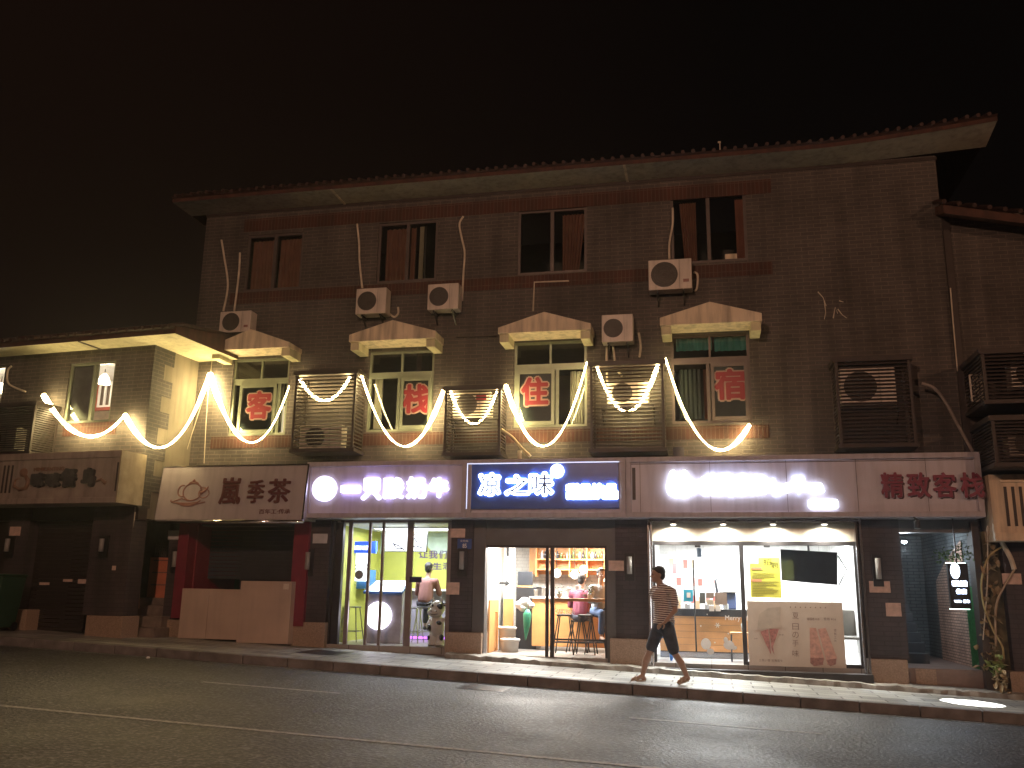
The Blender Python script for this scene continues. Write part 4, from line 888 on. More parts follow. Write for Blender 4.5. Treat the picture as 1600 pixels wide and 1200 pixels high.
p_ = G.P(820, 945, 17.55); solo(bgm, 'plastic_bag', mat('white_plastic_bag', (.8, .8, .82), .3, bump=1, bscale=30), 'crumpled white plastic bag above the green umbrella', 'bag', (p_.x, 17.55, p_.z), mods=remesher(.015, 2))
# counter, upper shelf, window ledge
a_, b2, c_, d_ = G.rect(831, 936, 960, 1014, 18.0); ctr = thing('cafe_counter', 'orange timber cafe counter behind the black stools', 'counter', (a_, 18.0, f2)); MB().box(a_, x1+.2, 18.0, 18.5, f2+.08, d_).build('body', orangeW, ctr, bevel=.01); MB().box(a_-.05, x1+.2, 17.95, 18.55, d_+.002, d_+.04).build('top', whiteP, ctr)
a_, b2, c_, d_ = G.rect(866, 935, 948, 940, 16.7); lg_ = thing('window_ledge', 'timber window bar ledge along the right cafe door', 'counter', (a_, 16.6, d_)); MB().box(a_-.02, x1+.1, 16.55, 16.9, d_-.055, d_).build('top', orangeW, lg_, bevel=.006)
MB().bar((a_, 16.8, f2+.28), (x1+.1, 16.8, f2+.28), .03).build('foot_rail', black, lg_)
a_, b2, c_, d_ = G.rect(838, 856, 950, 890, 18.9); sh_ = thing('wall_shelf', 'timber grid shelf of jars high on the cafe back wall', 'shelf', (a_, 18.9, c_))
gr = MB(); dz = (d_-c_)
MB().box(a_-.2, x1+.2, 19.15, 19.2, c_-.1, 2.58).build('back', orangeW, sh_)
for z_ in (c_-.0, c_+dz*.46): gr.box(a_, x1+.2, 18.88, 19.14, z_-.015, z_+.015)
for px in (838, 866, 890, 917, 945): u = G.P(px, 873, 18.9).x; gr.box(u-.012, u+.012, 18.87, 19.14, c_-.15, 2.58)
gr.build('grid', orangeW, sh_)
jm = [mat('jar_%s' % n_, c__, .15, coat=.5, bump=0) for n_, c__ in (('amber', (.25, .13, .05)), ('clear', (.6, .6, .6)), ('dark', (.05, .05, .06)), ('green', (.1, .16, .06)))]
lb = ['amber glass jar', 'clear glass jar', 'dark glass bottle', 'green glass jar']
for k in range(22):
    px = 842+k*4.9; row = k % 2; zb_ = c_+dz*.46+.016; u = G.P(px, 862, 18.98).x; h = random.uniform(.12, .22); r = random.uniform(.022, .035); w_ = k % 4
    o_ = solo(MB().lathe((u, 18.98, zb_), [(r, 0), (r, h*.65), (r*.5, h*.8), (r*.5, h), (r*.4, h)], 10), 'jar', jm[w_], '%s standing in the top row of the cafe shelf' % lb[w_], 'jar', (u, 18.98, zb_), group='%ss on the cafe shelf' % lb[w_], smooth=True)
# pendant lamps over cafe counter
for k, (px, py) in enumerate(((898, 898), (870, 896), (912, 890), (942, 902))):
    q = G.P(px, py, 18.3); o_ = thing('pendant_lamp', 'white globe pendant over the cafe counter, %s' % ('large one in the middle', 'nearest the door frame', 'highest of the row', 'nearest the right edge')[k], 'pendant lamp', (q.x, 18.3, q.z), group='globe pendants over the cafe counter')
    MB().ball((q.x, 18.3, q.z), .085, 16, 12).build('globe', emi('globe_glow', (1, .92, .8), 4) if 'globe_glow' not in MT else MT['globe_glow'], o_, smooth=True); MB().tube([(q.x, 18.3, q.z+.08), (q.x, 18.3, 2.6)], .006, 5).build('cord', black, o_)
# plants on the ledge
leafM = mat('dull_leaf', (.07, .13, .03), .5, var=.3); 
def leafy(b, c, n_, r, sz, seed=1, droop=0):
    rn = random.Random(seed)
    for _ in range(n_):
        p_ = Vector(c)+Vector((rn.gauss(0, r[0]), rn.gauss(0, r[1]), rn.gauss(0, r[2]))); a1, a2 = rn.uniform(0, 6.28), rn.uniform(-1.0, 1.0)
        d_ = Vector((math.cos(a1)*math.cos(a2), math.sin(a1)*math.cos(a2), math.sin(a2)-droop)).normalized()*sz*rn.uniform(.6, 1.3); s_ = d_.cross(Vector((rn.uniform(-.3, .3), rn.uniform(-.3, .3), 1))).normalized()*sz*.33; up = s_.cross(d_).normalized()*sz*.12
        b.add([p_, p_+d_*.35+s_+up, p_+d_*.75+s_*.7, p_+d_, p_+d_*.75-s_*.7, p_+d_*.35-s_+up, p_+d_*.5-up], [(0, 1, 6), (1, 2, 6), (2, 3, 6), (3, 4, 6), (4, 5, 6), (5, 0, 6)])
zl_ = G.P(900, 935, 16.7).z
for px, nm, sd_ in ((921, 'small leafy pot plant on the window ledge left of the seated customer', 3), (874, 'thin sprig in a glass on the window ledge by the door post', 5)):
    u = G.P(px, 925, 16.72).x; o_ = thing('pot_plant', nm, 'plant', (u, 16.72, zl_)); MB().lathe((u, 16.72, zl_), [(.03, 0), (.04, .07), (.035, .07)], 12).build('pot', whiteP, o_); lf = MB(); leafy(lf, (u, 16.72, zl_+.15), 60 if px > 900 else 22, (.055, .04, .045), .045, sd_); lf.build('foliage', leafM, o_, normals=False)
for k, px in enumerate((882, 915, 932)): stool(px, 958, 17.15+.12*k, f2, .72, black, ('black stool nearest the cafe door post', 'middle black stool at the cafe window ledge', 'black stool under the seated cafe customer')[k], 'black bar stools in the cafe', .13, .2)
sitter(936, 17.45, f2+.72, 'customer in grey top and jeans seated at the right edge of the cafe window', (.5, -.85, 0), mat('grey_marl_top', (.35, .36, .38), .9), mat('blue_jeans', (.06, .1, .2), .9), .06)
sitter(907, 17.75, f2+.62, 'customer in a maroon jacket sitting turned away at the cafe counter', (.1, 1, 0), mat('maroon_jacket', (.17, .03, .06), .7), darkP, .05)
stool(903, 966, 17.78, f2, .6, black, 'black stool beneath the customer in the maroon jacket', 'black bar stools in the cafe', .13, .2)

# -- shop 3: drinks shop with big glass front
yg3 = 16.25
f3 = G.P(1100, 1037, yg3).z; zt3 = G.P(1180, 852, yg3).z
x0, x1 = G.P(1019, 940, yg3).x, G.P(1345, 940, yg3).x
tileW = brick('pale_wall_tile', (.80, .80, .79), (.78, .78, .77), (.6, .6, .6), .6, .3, rough=.3, bump=.05, off=0)
room(x0-.05, x1+.02, yg3+.05, 20.2, f3, 2.62, whiteP, tileW, tileW, floorT, whiteP)
for k, (u, y_, nm) in enumerate(((x0+.9, 17.6, 'ceiling light nearest the glass door of the drinks shop'), (x0+2.7, 17.6, 'ceiling light above the advertising board in the drinks shop'), (x0+1.8, 19.2, 'ceiling light at the back of the drinks shop'))):
    ceiling_lamp(u, y_, 2.62, .9, .5, 210, nm, (.95, .98, 1))
gf = thing('glass_shopfront', 'glass shopfront with dark frame and steel end posts before the drinks shop', 'shopfront', ((x0+x1)/2, yg3, f3-.1))
fm = MB()
for p0, p1, dy in ((1020, 1025, 0), (1158, 1165, 0), (1339, 1344, 0)):
    u0, u1 = G.P(p0, 940, yg3).x, G.P(p1, 940, yg3).x; fm.box(u0, u1, yg3, yg3+.06, f3, zt3-.002)
fm.box(x0+.03, x1-.03, yg3, yg3+.06, zt3, zt3+.07); fm.box(x0+.03, x1-.03, yg3-.02, yg3+.06, f3-.07, f3-.001); u0 = G.P(1165, 1040, yg3).x; fm.box(u0, x1-.05, yg3-.01, yg3+.05, f3, f3+.06)
fm.build('frame', darkMet, gf, bevel=.004)
MB().quad((x0+.03, yg3+.03, f3), (x1-.03, yg3+.03, f3), (x1-.03, yg3+.03, zt3), (x0+.03, yg3+.03, zt3)).build('pane', shopG, gf)
for u in (x0-.06, x0-.01, x1-.03, x1+.04): MB().box(u, u+.035, yg3-.12, yg3+.05, f3-.1, 2.79).build('steel_post', steel, gf, bevel=.006)
MB().box(x0-.06, x1+.08, 16.0, yg3+.05, gz(x1)-.05, f3-.072).build('sill', darkMet, gf, bevel=.01)
q0, q1 = G.P(1083, 875, yg3), G.P(1089, 1018, yg3); MB().tube([(q0.x, yg3-.05, q0.z), (q0.x+.01, yg3-.05, q1.z)], .014, 8).build('door_handle', black, gf)
for px in (1090, 1198): q = G.P(px, 852, yg3); MB().box(q.x-.05, q.x+.05, yg3-.01, yg3+.07, q.z-.035, q.z).build('door_clamp', black, gf)
# soffit with four downlights
MB().box(x0-.02, x1+.05, 15.98, 16.5, 2.74, 2.79).build('light_soffit', steel, gf)
MB().box(x0, x1, yg3+.02, yg3+.08, zt3+.072, 2.735).build('fascia_panel', mat('warm_white_panel', (.85, .80, .68), .5), gf)
for k, px in enumerate((1052, 1130, 1208, 1288)):
    u = G.P(px, 820, 16.12).x
    o_ = thing('downlight', '%s of the four downlights over the drinks shop glass' % ('leftmost', 'second from left', 'third from left', 'rightmost')[k], 'downlight', (u, 16.12, 2.73), group='downlights over the drinks shop')
    MB().lathe((u, 16.12, 2.70), [(.055, .038), (.06, 0), (.05, 0)], 18).build('rim', steel, o_); MB().lathe((u, 16.12, 2.696), [(.046, .003), (.046, 0)], 18).build('lens', emi('downlight_lens', (1, .95, .82), 14) if 'downlight_lens' not in MT else MT['downlight_lens'], o_)
    l = bpy.data.lights.new('downlight_beam', 'SPOT'); l.energy = 190; l.color = (1, .95, .80); l.spot_size = R(168); l.spot_blend = 1; l.shadow_soft_size = .04; ob = bpy.data.objects.new('downlight_beam', l); C.objects.link(ob); ob.parent = o_; ob.location = Vector((u, 16.12, 2.68))-PO[o_.name]
# interior items
woodC = mat('amber_plank', (.60, .30, .12), .4, var=.3, scale=2)
zc3 = G.P(1110, 952, 17.6).z
cn = thing('drinks_counter', 'amber plank counter with black top in the drinks shop', 'counter', (x0+.2, 17.6, f3))
pk = MB(); zz = f3+.12; k = 0
while zz < zc3-.15: pk.box(x0+.05, G.P(1172, 980, 17.6).x+.25, 17.6, 17.64, zz, zz+.115); zz += .12
pk.build('plank_front', woodC, cn); MB().box(x0+.05, G.P(1172, 980, 17.6).x+.25, 17.641, 18.2, f3+.1, zc3).build('carcass', darkMet, cn)
MB().box(x0+.03, G.P(1172, 980, 17.6).x+.27, 17.56, 17.638, zc3-.13, zc3).build('top', black, cn); MB().box(x0+.05, G.P(1172, 980, 17.6).x+.2, 17.65, 17.7, f3, f3+.1).build('kick', steel, cn)
vin = MT['white_vinyl']
vs = thing('window_stickers', 'white festive vinyl lettering, snowflake and two snow figures stuck on the glass door', 'stickers', (G.P(1110, 980, yg3).x, yg3-.004, G.P(1110, 980, yg3).z))
ys = yg3+.026
ptext('Merry Christmas', vin, 'lettering', vs, 1133, 962, 1200, 972, ys, offset=.015, depth=.003)
sf_ = MB(); q = G.P(1121, 977, ys)
for k in range(3): d_ = Vector((math.cos(k*math.pi/3), 0, math.sin(k*math.pi/3)))*.045; sf_.bar(Vector((q.x, ys-.003, q.z))-d_, Vector((q.x, ys-.003, q.z))+d_, .012, .004, up=(0, 1, 0))
sf_.build('snowflake', vin, vs)
def blob(b, px, py, rx, rz, y=None):
    q = G.P(px, py, ys); b.prism([(q.x+rx*math.cos(k*math.pi/12), q.z+rz*math.sin(k*math.pi/12)) for k in range(24)], (y or ys)-.004, (y or ys)-.001)
s1_ = MB(); blob(s1_, 1103, 1006, .085, .095); blob(s1_, 1110, 1018, .06, .05, ys-.004); s1_.build('snow_figure', vin, vs)
s2_ = MB(); blob(s2_, 1139, 1008, .09, .075); blob(s2_, 1134, 1000, .035, .05, ys-.004); blob(s2_, 1147, 1012, .05, .035, ys-.008); s2_.build('snow_figure', vin, vs)
s3_ = MB(); [blob(s3_, px, py, .012, .012) for px, py in ((1105, 960), (1095, 978), (1117, 1004), (1160, 985), (1138, 990))]; s3_.build('snow_dot', vin, vs)
# notices on the door glass
def flat(px0, py0, px1, py1, y, m, name, label, cat, t=.006): a, b_, c, d = G.rect(px0, py0, px1, py1, y); return solo(MB().box(a, b_, y-t, y, c, d), name, m, label, cat, (a, y, c))
grey1 = mat('taupe_card', (.30, .24, .21), .6); grey2 = mat('charcoal_card', (.10, .11, .11), .6)
flat(1093, 926, 1102, 943, ys-.002, grey2, 'notice', 'small charcoal card, leftmost in the cluster on the glass door', 'notice'); flat(1103, 926, 1116, 935, ys-.002, grey1, 'notice', 'wide taupe card in the middle of the cluster on the glass door', 'notice')
flat(1117, 926, 1136, 945, ys-.003, grey1, 'notice', 'largest taupe card, rightmost in the cluster on the glass door', 'notice'); flat(1104, 937, 1115, 945, ys-.002, mat('cream_card', (.7, .66, .55), .6), 'notice', 'cream card just under the wide taupe card', 'notice')
for k, px in enumerate((1108, 1118)): flat(px, 946, px+8, 955, ys-.002, whiteP, 'notice', ('left', 'right')[k]+' one of the two small white squares under the cards', 'notice')
o_ = flat(1068, 921, 1083, 940, ys-.002, mat('cyan_poster', (.05, .45, .7), .5), 'poster', 'small cyan poster stuck to the glass behind the walking man', 'poster')
a, b_, c, d = G.rect(1073, 926, 1079, 934, ys-.009); MB().box(a, b_, ys-.012, ys-.0085, c, d).build('white_patch', whiteP, o_)
a, b_, c, d = G.rect(1051, 880, 1057, 896, 17.9); solo(MB().box(a, b_, 17.9, 17.93, c, d), 'hanging_tag', mat('red_tag', (.7, .08, .08), .5), 'small red hanging banner above the walking man', 'banner', (a, 17.9, c))
flat(1088, 872, 1130, 887, 18.6, mat('cream_blind', (.72, .68, .45), .6), 'menu_strip', 'pale yellow menu strip high behind the drinks counter', 'menu panel', .04); flat(1086, 888, 1134, 905, 18.7, mat('grey_green_hood', (.28, .34, .33), .5), 'extractor_hood', 'grey-green hood under the pale menu strip', 'hood', .3)
mc = thing('drinks_machine', 'white drinks machine on the counter behind the door cards', 'machine', (G.P(1138, 925, 18).x, 18.0, zc3)); a, b_, c, d = G.rect(1122, 903, 1154, 926, 17.9); MB().box(a, b_, 17.9, 18.2, c, d).build('upper_body', whiteP, mc, bevel=.02); MB().box(a+.08, b_-.05, 17.98, 18.2, zc3, c).build('base', mat('navy_plastic', (.05, .07, .15), .4), mc, bevel=.02); MB().tube([(a-.02, 17.95, c), (a-.05, 17.95, d-.05), (a+.05, 17.95, d+.02), (b_-.1, 17.95, d+.02)], .025, 8).build('pipe', black, mc)
hb = thing('ceiling_speaker', 'blue-grey box hanging from the ceiling behind the glass door', 'speaker', (G.P(1092, 862, 17).x, 17, G.P(1092, 870, 17).z)); a, b_, c, d = G.rect(1089, 856, 1096, 870, 17); MB().box(a, b_, 17, 17.15, c, d).build('case', mat('blue_grey_case', (.2, .26, .36), .5), hb, bevel=.01); MB().tube([((a+b_)/2, 17.07, d), ((a+b_)/2, 17.07, 2.62)], .01, 6).build('rod', darkMet, hb)
# shelving rows of bottles at the back
bs = thing('back_shelf', 'white back shelf with red labelled packets beside the walking man', 'shelf', (x0+.3, 19.4, f3)); a, b_ = x0+.1, x0+1.3
sb2 = MB(); [sb2.box(a, b_, 19.3, 19.6, z_, z_+.03) for z_ in (1.3, 1.65, 2.0)]; sb2.build('shelves', whiteP, bs)
pkm = [mat('packet_red', (.6, .1, .08), .5), mat('packet_pink', (.75, .4, .35), .5), mat('packet_tan', (.6, .45, .3), .5)]
pl_ = ['red packet', 'pink packet', 'tan packet']
for r_ in range(3):
    for k in range(8):
        i = (k*2+r_) % 3; u = a+.08+k*.145; z_ = (1.33, 1.68, 2.03)[r_]; solo(MB().box(u, u+.09, 19.34, 19.42, z_+.001, z_+random.uniform(.12, .2)), 'packet', pkm[i], '%s on the %s tier of the back shelf in the drinks shop' % (pl_[i], ('lowest', 'middle', 'top')[r_]), 'packet', (u, 19.38, z_), group='%ss on the %s tier' % (pl_[i], ('lowest', 'middle', 'top')[r_]))
# blue stool near the entrance, chair, table
bu_ = thing('plastic_stool', 'blue plastic stool seen between the walking man\'s legs', 'stool', (G.P(1035, 1010, 16.9).x, 16.9, f3)); u = PO[bu_.name].x; blM = mat('blue_plastic', (.03, .18, .55), .4)
MB().box(u-.15, u+.15, 16.75, 17.05, f3+.38, f3+.41).build('seat', blM, bu_, bevel=.015)
for i, j in ((-1, -1), (1, -1), (1, 1), (-1, 1)): MB().bar((u+i*.12, 16.9+j*.12, f3+.38), (u+i*.16, 16.9+j*.16, f3), .035).build('leg', blM, bu_)
tbx = thing('side_table', 'small table with thin black legs behind the door frame', 'table', (G.P(1158, 1010, 17).x, 17, f3)); u = PO[tbx.name].x; MB().box(u-.18, u+.25, 16.85, 17.25, f3+.47, f3+.5).build('tabletop', woodC, tbx)
for i, j in ((-.16, -.12), (.22, -.12), (.22, .22), (-.16, .22)): MB().tube([(u+i, 17+j, f3+.47), (u+i*1.05, 17+j, f3)], .012, 6).build('leg', black, tbx)
bt = thing('bottle', 'clear water bottle on the small table behind the glass', 'bottle', (u+.1, 17.0, f3+.5)); MB().lathe((u+.05, 17.0, f3+.26), [(.001, 0), (.035, 0), (.035, .14), (.014, .18), (.014, .2)], 12).build('body', mat('pet_bottle', (.6, .7, .75), .1, bump=0), bt, smooth=True); MB().lathe((u+.05, 17.0, f3+.461), [(.016, 0), (.016, .02)], 10).build('cap', blM, bt)
bt.location.z = f3+.5; [setattr(c_, 'location', Vector((.0, 0, .24))) for c_ in bt.children]
# yellow recruiting poster
ypm = mat('yellow_poster_paper', (.68, .68, .10), .6, var=.06, bump=0)
a, b_, c, d = G.rect(1172, 871, 1220, 934, ys-.002); yp = thing('poster', 'yellow recruiting poster with black heading on the shop glass', 'poster', (a, ys, c)); MB().box(a, b_, ys-.008, ys-.004, c, d).build('sheet', ypm, yp)
ptext('招', black, 'heading', yp, 1193, 873, 1205, 883, ys-.008, offset=.0, depth=.003); ptext('聘', black, 'heading', yp, 1205, 878, 1216, 888, ys-.008, offset=.0, depth=.003)
a2, b2, c2, d2 = G.rect(1172, 870, 1185, 881, ys-.009); MB().box(a2, b2, ys-.010, ys-.0085, c2, d2).build('corner_patch', pale, yp)
tx = MB()
rnp = random.Random(4)
for k in range(16):
    if k in (1, 6): continue
    py = 891+k*2.6; u0 = G.P(1176, py, ys).x; u1 = G.P(1176+(40 if k % 5 else 20)*rnp.uniform(.8, 1), py, ys).x; z_ = G.P(1190, py, ys).z; u = u0
    while u < u1: w_ = rnp.uniform(.008, .02); tx.box(u, u+w_, ys-.0105, ys-.0085, z_-.004, z_+.004); u += w_+.005
tx.build('small_print', mat('olive_print', (.2, .2, .05), .6, bump=0), yp)
for py in (888, 907): MB().box(G.P(1174, py, ys).x, G.P(1190, py, ys).x, ys-.0105, ys-.0085, G.P(1180, py+2, ys).z, G.P(1180, py-2, ys).z).build('red_heading', mat('pink_print', (.7, .3, .15), .6, bump=0), yp)
# hanging television
tvp = [G.P(px, py, yy) for px, py, yy in ((1219, 858, 16.75), (1308, 863, 16.45), (1308, 914, 16.45), (1221, 907, 16.75))]
tv = thing('television', 'black flat television hanging from a pole inside the glass', 'television', ((tvp[0].x+tvp[1].x)/2, 16.6, tvp[3].z))
P0 = [Vector(p_) for p_ in tvp]; n_ = (P0[1]-P0[0]).cross(P0[3]-P0[0]).normalized(); n_ = n_ if n_.y > 0 else -n_
mbv = MB(); mbv.add([*P0, *[p_+n_*.06 for p_ in P0]], [(0, 1, 2, 3), (7, 6, 5, 4), (0, 4, 5, 1), (1, 5, 6, 2), (2, 6, 7, 3), (3, 7, 4, 0)]); mbv.build('casing', mat('tv_back_black', (.015, .017, .022), .35, bump=0), tv, bevel=.008)
cM_ = (P0[0]+P0[1])/2; cC = sum(P0, Vector())/4; mbv = MB(); ins = [p_.lerp(cC, .03)-n_*.003 for p_ in P0]; mbv.add(ins, [(0, 1, 2, 3)]); mbv.build('screen', mat('tv_glass', (.02, .025, .035), .12, bump=0), tv)
MB().tube([cM_+n_*.09-Vector((0, 0, .2)), Vector((cM_.x, cM_.y+.09, 2.62))], .02, 8).build('pole', darkMet, tv)
q = [G.P(px, py, 16.9) for px, py in ((1309, 868), (1323, 890), (1311, 914))]; MB().tube(q, .016, 6).build('cable_loop', mat('grey_cable', (.3, .3, .3), .5), tv)
# advertising board
yad = 16.2
adM = mat('peach_board', (.60, .52, .45), .5, var=.06, bump=0)
a, b_, c, d = G.rect(1169, 940, 1319, 1042, yad); c = f3+.0; ad = thing('advertising_board', 'large peach advertising board with cone and roll pictures leaning on the glass', 'advertisement', ((a+b_)/2, yad, c))
MB().box(a, b_, yad-.012, yad+.02, c, d).build('board', adM, ad, bevel=.004)
ya = yad-.0125
inkM = mat('brown_ink', (.20, .12, .10), .6, bump=0); strM = mat('strawberry_print', (.45, .20, .18), .6, var=.5, scale=30, bump=0); rollM = mat('roll_print', (.58, .34, .28), .6, var=.3, scale=20, bump=0); cocM = mat('cocoa_print', (.32, .16, .14), .6, var=.4, scale=30, bump=0); greyP = mat('pale_grey_print', (.52, .45, .38), .6, bump=0)
for ch, py in (('夏', 962), ('日', 979), ('の', 992), ('手', 1005), ('味', 1021)): ptext(ch, inkM, 'vertical_lettering', ad, 1238, py-5, 1248, py+5, ya, offset=-.005, depth=.003)
for body, x_0, y0, x_1, y1 in (('喵喵卷 ¥18', 1261, 965, 1280, 969.5), ('雪卷 ¥16', 1287, 965, 1306, 969.5), ('三色い草 北海道牛', 1186, 1030, 1223, 1034), ('草莓', 1178, 997, 1184, 999), ('抹茶', 1217, 991, 1225, 993)): ptext(body, inkM, 'small_lettering', ad, x_0, y0, x_1, y1, ya, offset=.0, depth=.003)
for k, ch in enumerate('雪糕工坊'): ptext(ch, inkM, 'side_lettering', ad, 1303, 983+k*5.4, 1307, 987+k*5.4, ya, depth=.003)
dt = MB(); [dt.ball((G.P(1235+k*7.8, 948, ya).x, ya-.001, G.P(1235, 948.5, ya).z), (.010, .002, .010), 8, 6) for k in range(8)]; dt.build('dot_row', inkM, ad)
def pp(b, pts, y=ya, t=.003): qs = [G.P(px, py, y) for px, py in pts]; b.prism([(p_.x, p_.z) for p_ in qs], y-t, y)
p1 = MB(); pp(p1, [(1188, 987), (1200, 983), (1205, 1020), (1204, 1022)]); pp(p1, [(1202, 982), (1217, 983), (1208, 1010), (1210, 1023), (1206, 1016)]); p1.build('cone_picture', strM, ad)
p2 = MB(); pp(p2, [(1183, 984), (1186, 960), (1200, 950), (1220, 948), (1219, 968), (1222, 980)]); p2.build('cream_picture', greyP, ad)
p3 = MB(); pp(p3, [(1265, 981), (1275, 981), (1288, 1030), (1284, 1039), (1272, 1040), (1266, 1034)]); pp(p3, [(1278, 983), (1290, 981), (1308, 1028), (1302, 1040), (1293, 1039)]); p3.build('roll_picture', rollM, ad)
p4 = MB(); pp(p4, [(1266, 1028), (1287, 1028), (1286, 1039), (1272, 1041), (1266, 1036)], ya-.004); pp(p4, [(1291, 1031), (1307, 1029), (1306, 1038), (1297, 1041)], ya-.004); p4.build('cocoa_tip', cocM, ad)
# chair and tube behind the board
chx = thing('chair', 'dark grey padded chair behind the advertising board', 'chair', (G.P(1327, 990, 16.9).x, 17.0, f3)); u = PO[chx.name].x; MB().box(u-.2, u+.2, 17.15, 17.2, f3+.48, G.P(1327, 953, 16.9).z).build('backrest', mat('taupe_vinyl', (.16, .15, .13), .5), chx, bevel=.04); MB().box(u-.2, u+.2, 16.75, 17.15, f3+.43, f3+.48).build('seat', MT['taupe_vinyl'], chx, bevel=.02)
for i, j in ((-.18, 16.78), (.18, 16.78), (.18, 17.16), (-.18, 17.16)): MB().tube([(u+i, j, f3+.43), (u+i, j, f3)], .014, 6).build('leg', steel, chx)

# ---------------------------------------------------------------- notices on pilasters, house number
paperM = mat('aged_paper', (.62, .46, .40), .8, var=.2, scale=12); plasM = mat('plastic_wrap', (.5, .5, .52), .15, bump=1, bscale=25)
for k, (x_0, y0, x_1, y1, m, nm) in enumerate(((263, 829, 281, 843, plasM, 'crumpled plastic-covered notice above the tube light left of the tea kiosk'), (489, 834, 512, 849, plasM, 'shiny plastic-covered notice on the pillar between tea kiosk and yellow shop'),
    (704, 826, 727, 840, paperM, 'pinkish paper notice above the blue number plate'), (697, 910, 718, 929, paperM, 'faded pink paper notice low on the pillar by the cow statue'), (951, 876, 975, 892, paperM, 'pinkish paper notice beside the cafe door'),
    (1358, 908, 1391, 926, paperM, 'cream paper notice under the tube light right of the drinks shop'), (1384, 942, 1408, 963, paperM, 'blank faded notice low on the pillar by the stair entrance'))):
    a, b_, c, d = G.rect(x_0, y0, x_1, y1, 16.215); vsn = MB(); n_ = 8
    vv = [(a+(b_-a)*i/n_, 16.205+.006*math.sin(i*2.1+j*1.3), c+(d-c)*j/4) for j in range(5) for i in range(n_+1)]; vsn.add(vv, [(j*(n_+1)+i, j*(n_+1)+i+1, (j+1)*(n_+1)+i+1, (j+1)*(n_+1)+i) for j in range(4) for i in range(n_)])
    solo(vsn, 'notice', m, nm, 'notice', (a, 16.21, c), smooth=True, normals=False)
a, b_, c, d = G.rect(715, 842, 737, 858, 16.215); hn = thing('house_number', 'blue house number plate reading 85 on the dark pillar', 'number plate', (a, 16.21, c)); MB().box(a, b_, 16.2, 16.214, c, d).build('plate', mat('blue_enamel', (.03, .08, .3), .4, bump=0), hn, bevel=.003); text('85', vin, 'digits', hn, a+.10, a+.18, c+.02, c+.10, 16.2, offset=.02, depth=.003); text('文苑路', vin, 'street_name', hn, a+.05, b_-.06, d-.06, d-.02, 16.2, depth=.003)

# ---------------------------------------------------------------- louvred cages
def cage(px0, py0, px1, py1, yf, fr, label, slats=17, backv=YW, side='both', name='louvred_cage', inset=0, grp='brown louvred cages on the sign ledge'):
    slats = slats+3
    a, b_, c, d = fr.rect(px0, py0, px1, py1, yf); t = thing(name, label, 'louvred cage', ((a+b_)/2, yf, c), fr, group=grp)
    p = .05; f = MB()
    f.box(a-.04, b_+.04, yf-.02, backv-.005, d-.09, d); f.box(a-.03, b_+.03, yf-.015, backv-.005, c, c+.07)
    for u in (a, b_-p): f.box(u, u+p, yf, yf+p, c+.071, d-.091); f.box(u, u+p, backv-.06, backv-.01, c+.071, d-.091)
    f.build('frame', louvM, t, bevel=.004)
    s = MB(); n_ = slats; h = (d-.1-c-.08)
    for k in range(n_):
        z_ = c+.09+h*(k+.3)/n_
        s.add([(a+p, yf+.005, z_), (b_-p, yf+.005, z_), (b_-p, yf+.027, z_+.026), (a+p, yf+.027, z_+.026), (a+p, yf+.005, z_-.008), (b_-p, yf+.005, z_-.008), (b_-p, yf+.027, z_+.018), (a+p, yf+.027, z_+.018)], [(0, 1, 2, 3), (7, 6, 5, 4), (0, 4, 5, 1), (2, 6, 7, 3), (1, 5, 6, 2), (3, 7, 4, 0)])
        for u in (a, b_):
            q = 1 if u == a else -1
            s.box(u+q*.005, u+q*.02, yf+p, backv-.062, z_, z_+.026)
    s.build('slats', louvM, t)
    return t, (a, b_, c, d)
c1, C1 = cage(458, 578, 554, 706, 15.97, G, 'brown louvred cage above the gap between tea sign and yellow-shop sign')
c2, C2 = cage(694, 602, 782, 712, 15.97, G, 'smallest brown louvred cage, right of the window with the second red letter')
c3, C3 = cage(922, 563, 1038, 706, 15.97, G, 'tall brown louvred cage between the third and fourth red letters', 19)
c4, C4 = cage(1308, 556, 1428, 699, 15.97, G, 'unlit brown louvred cage alone on the right part of the wall', 19)
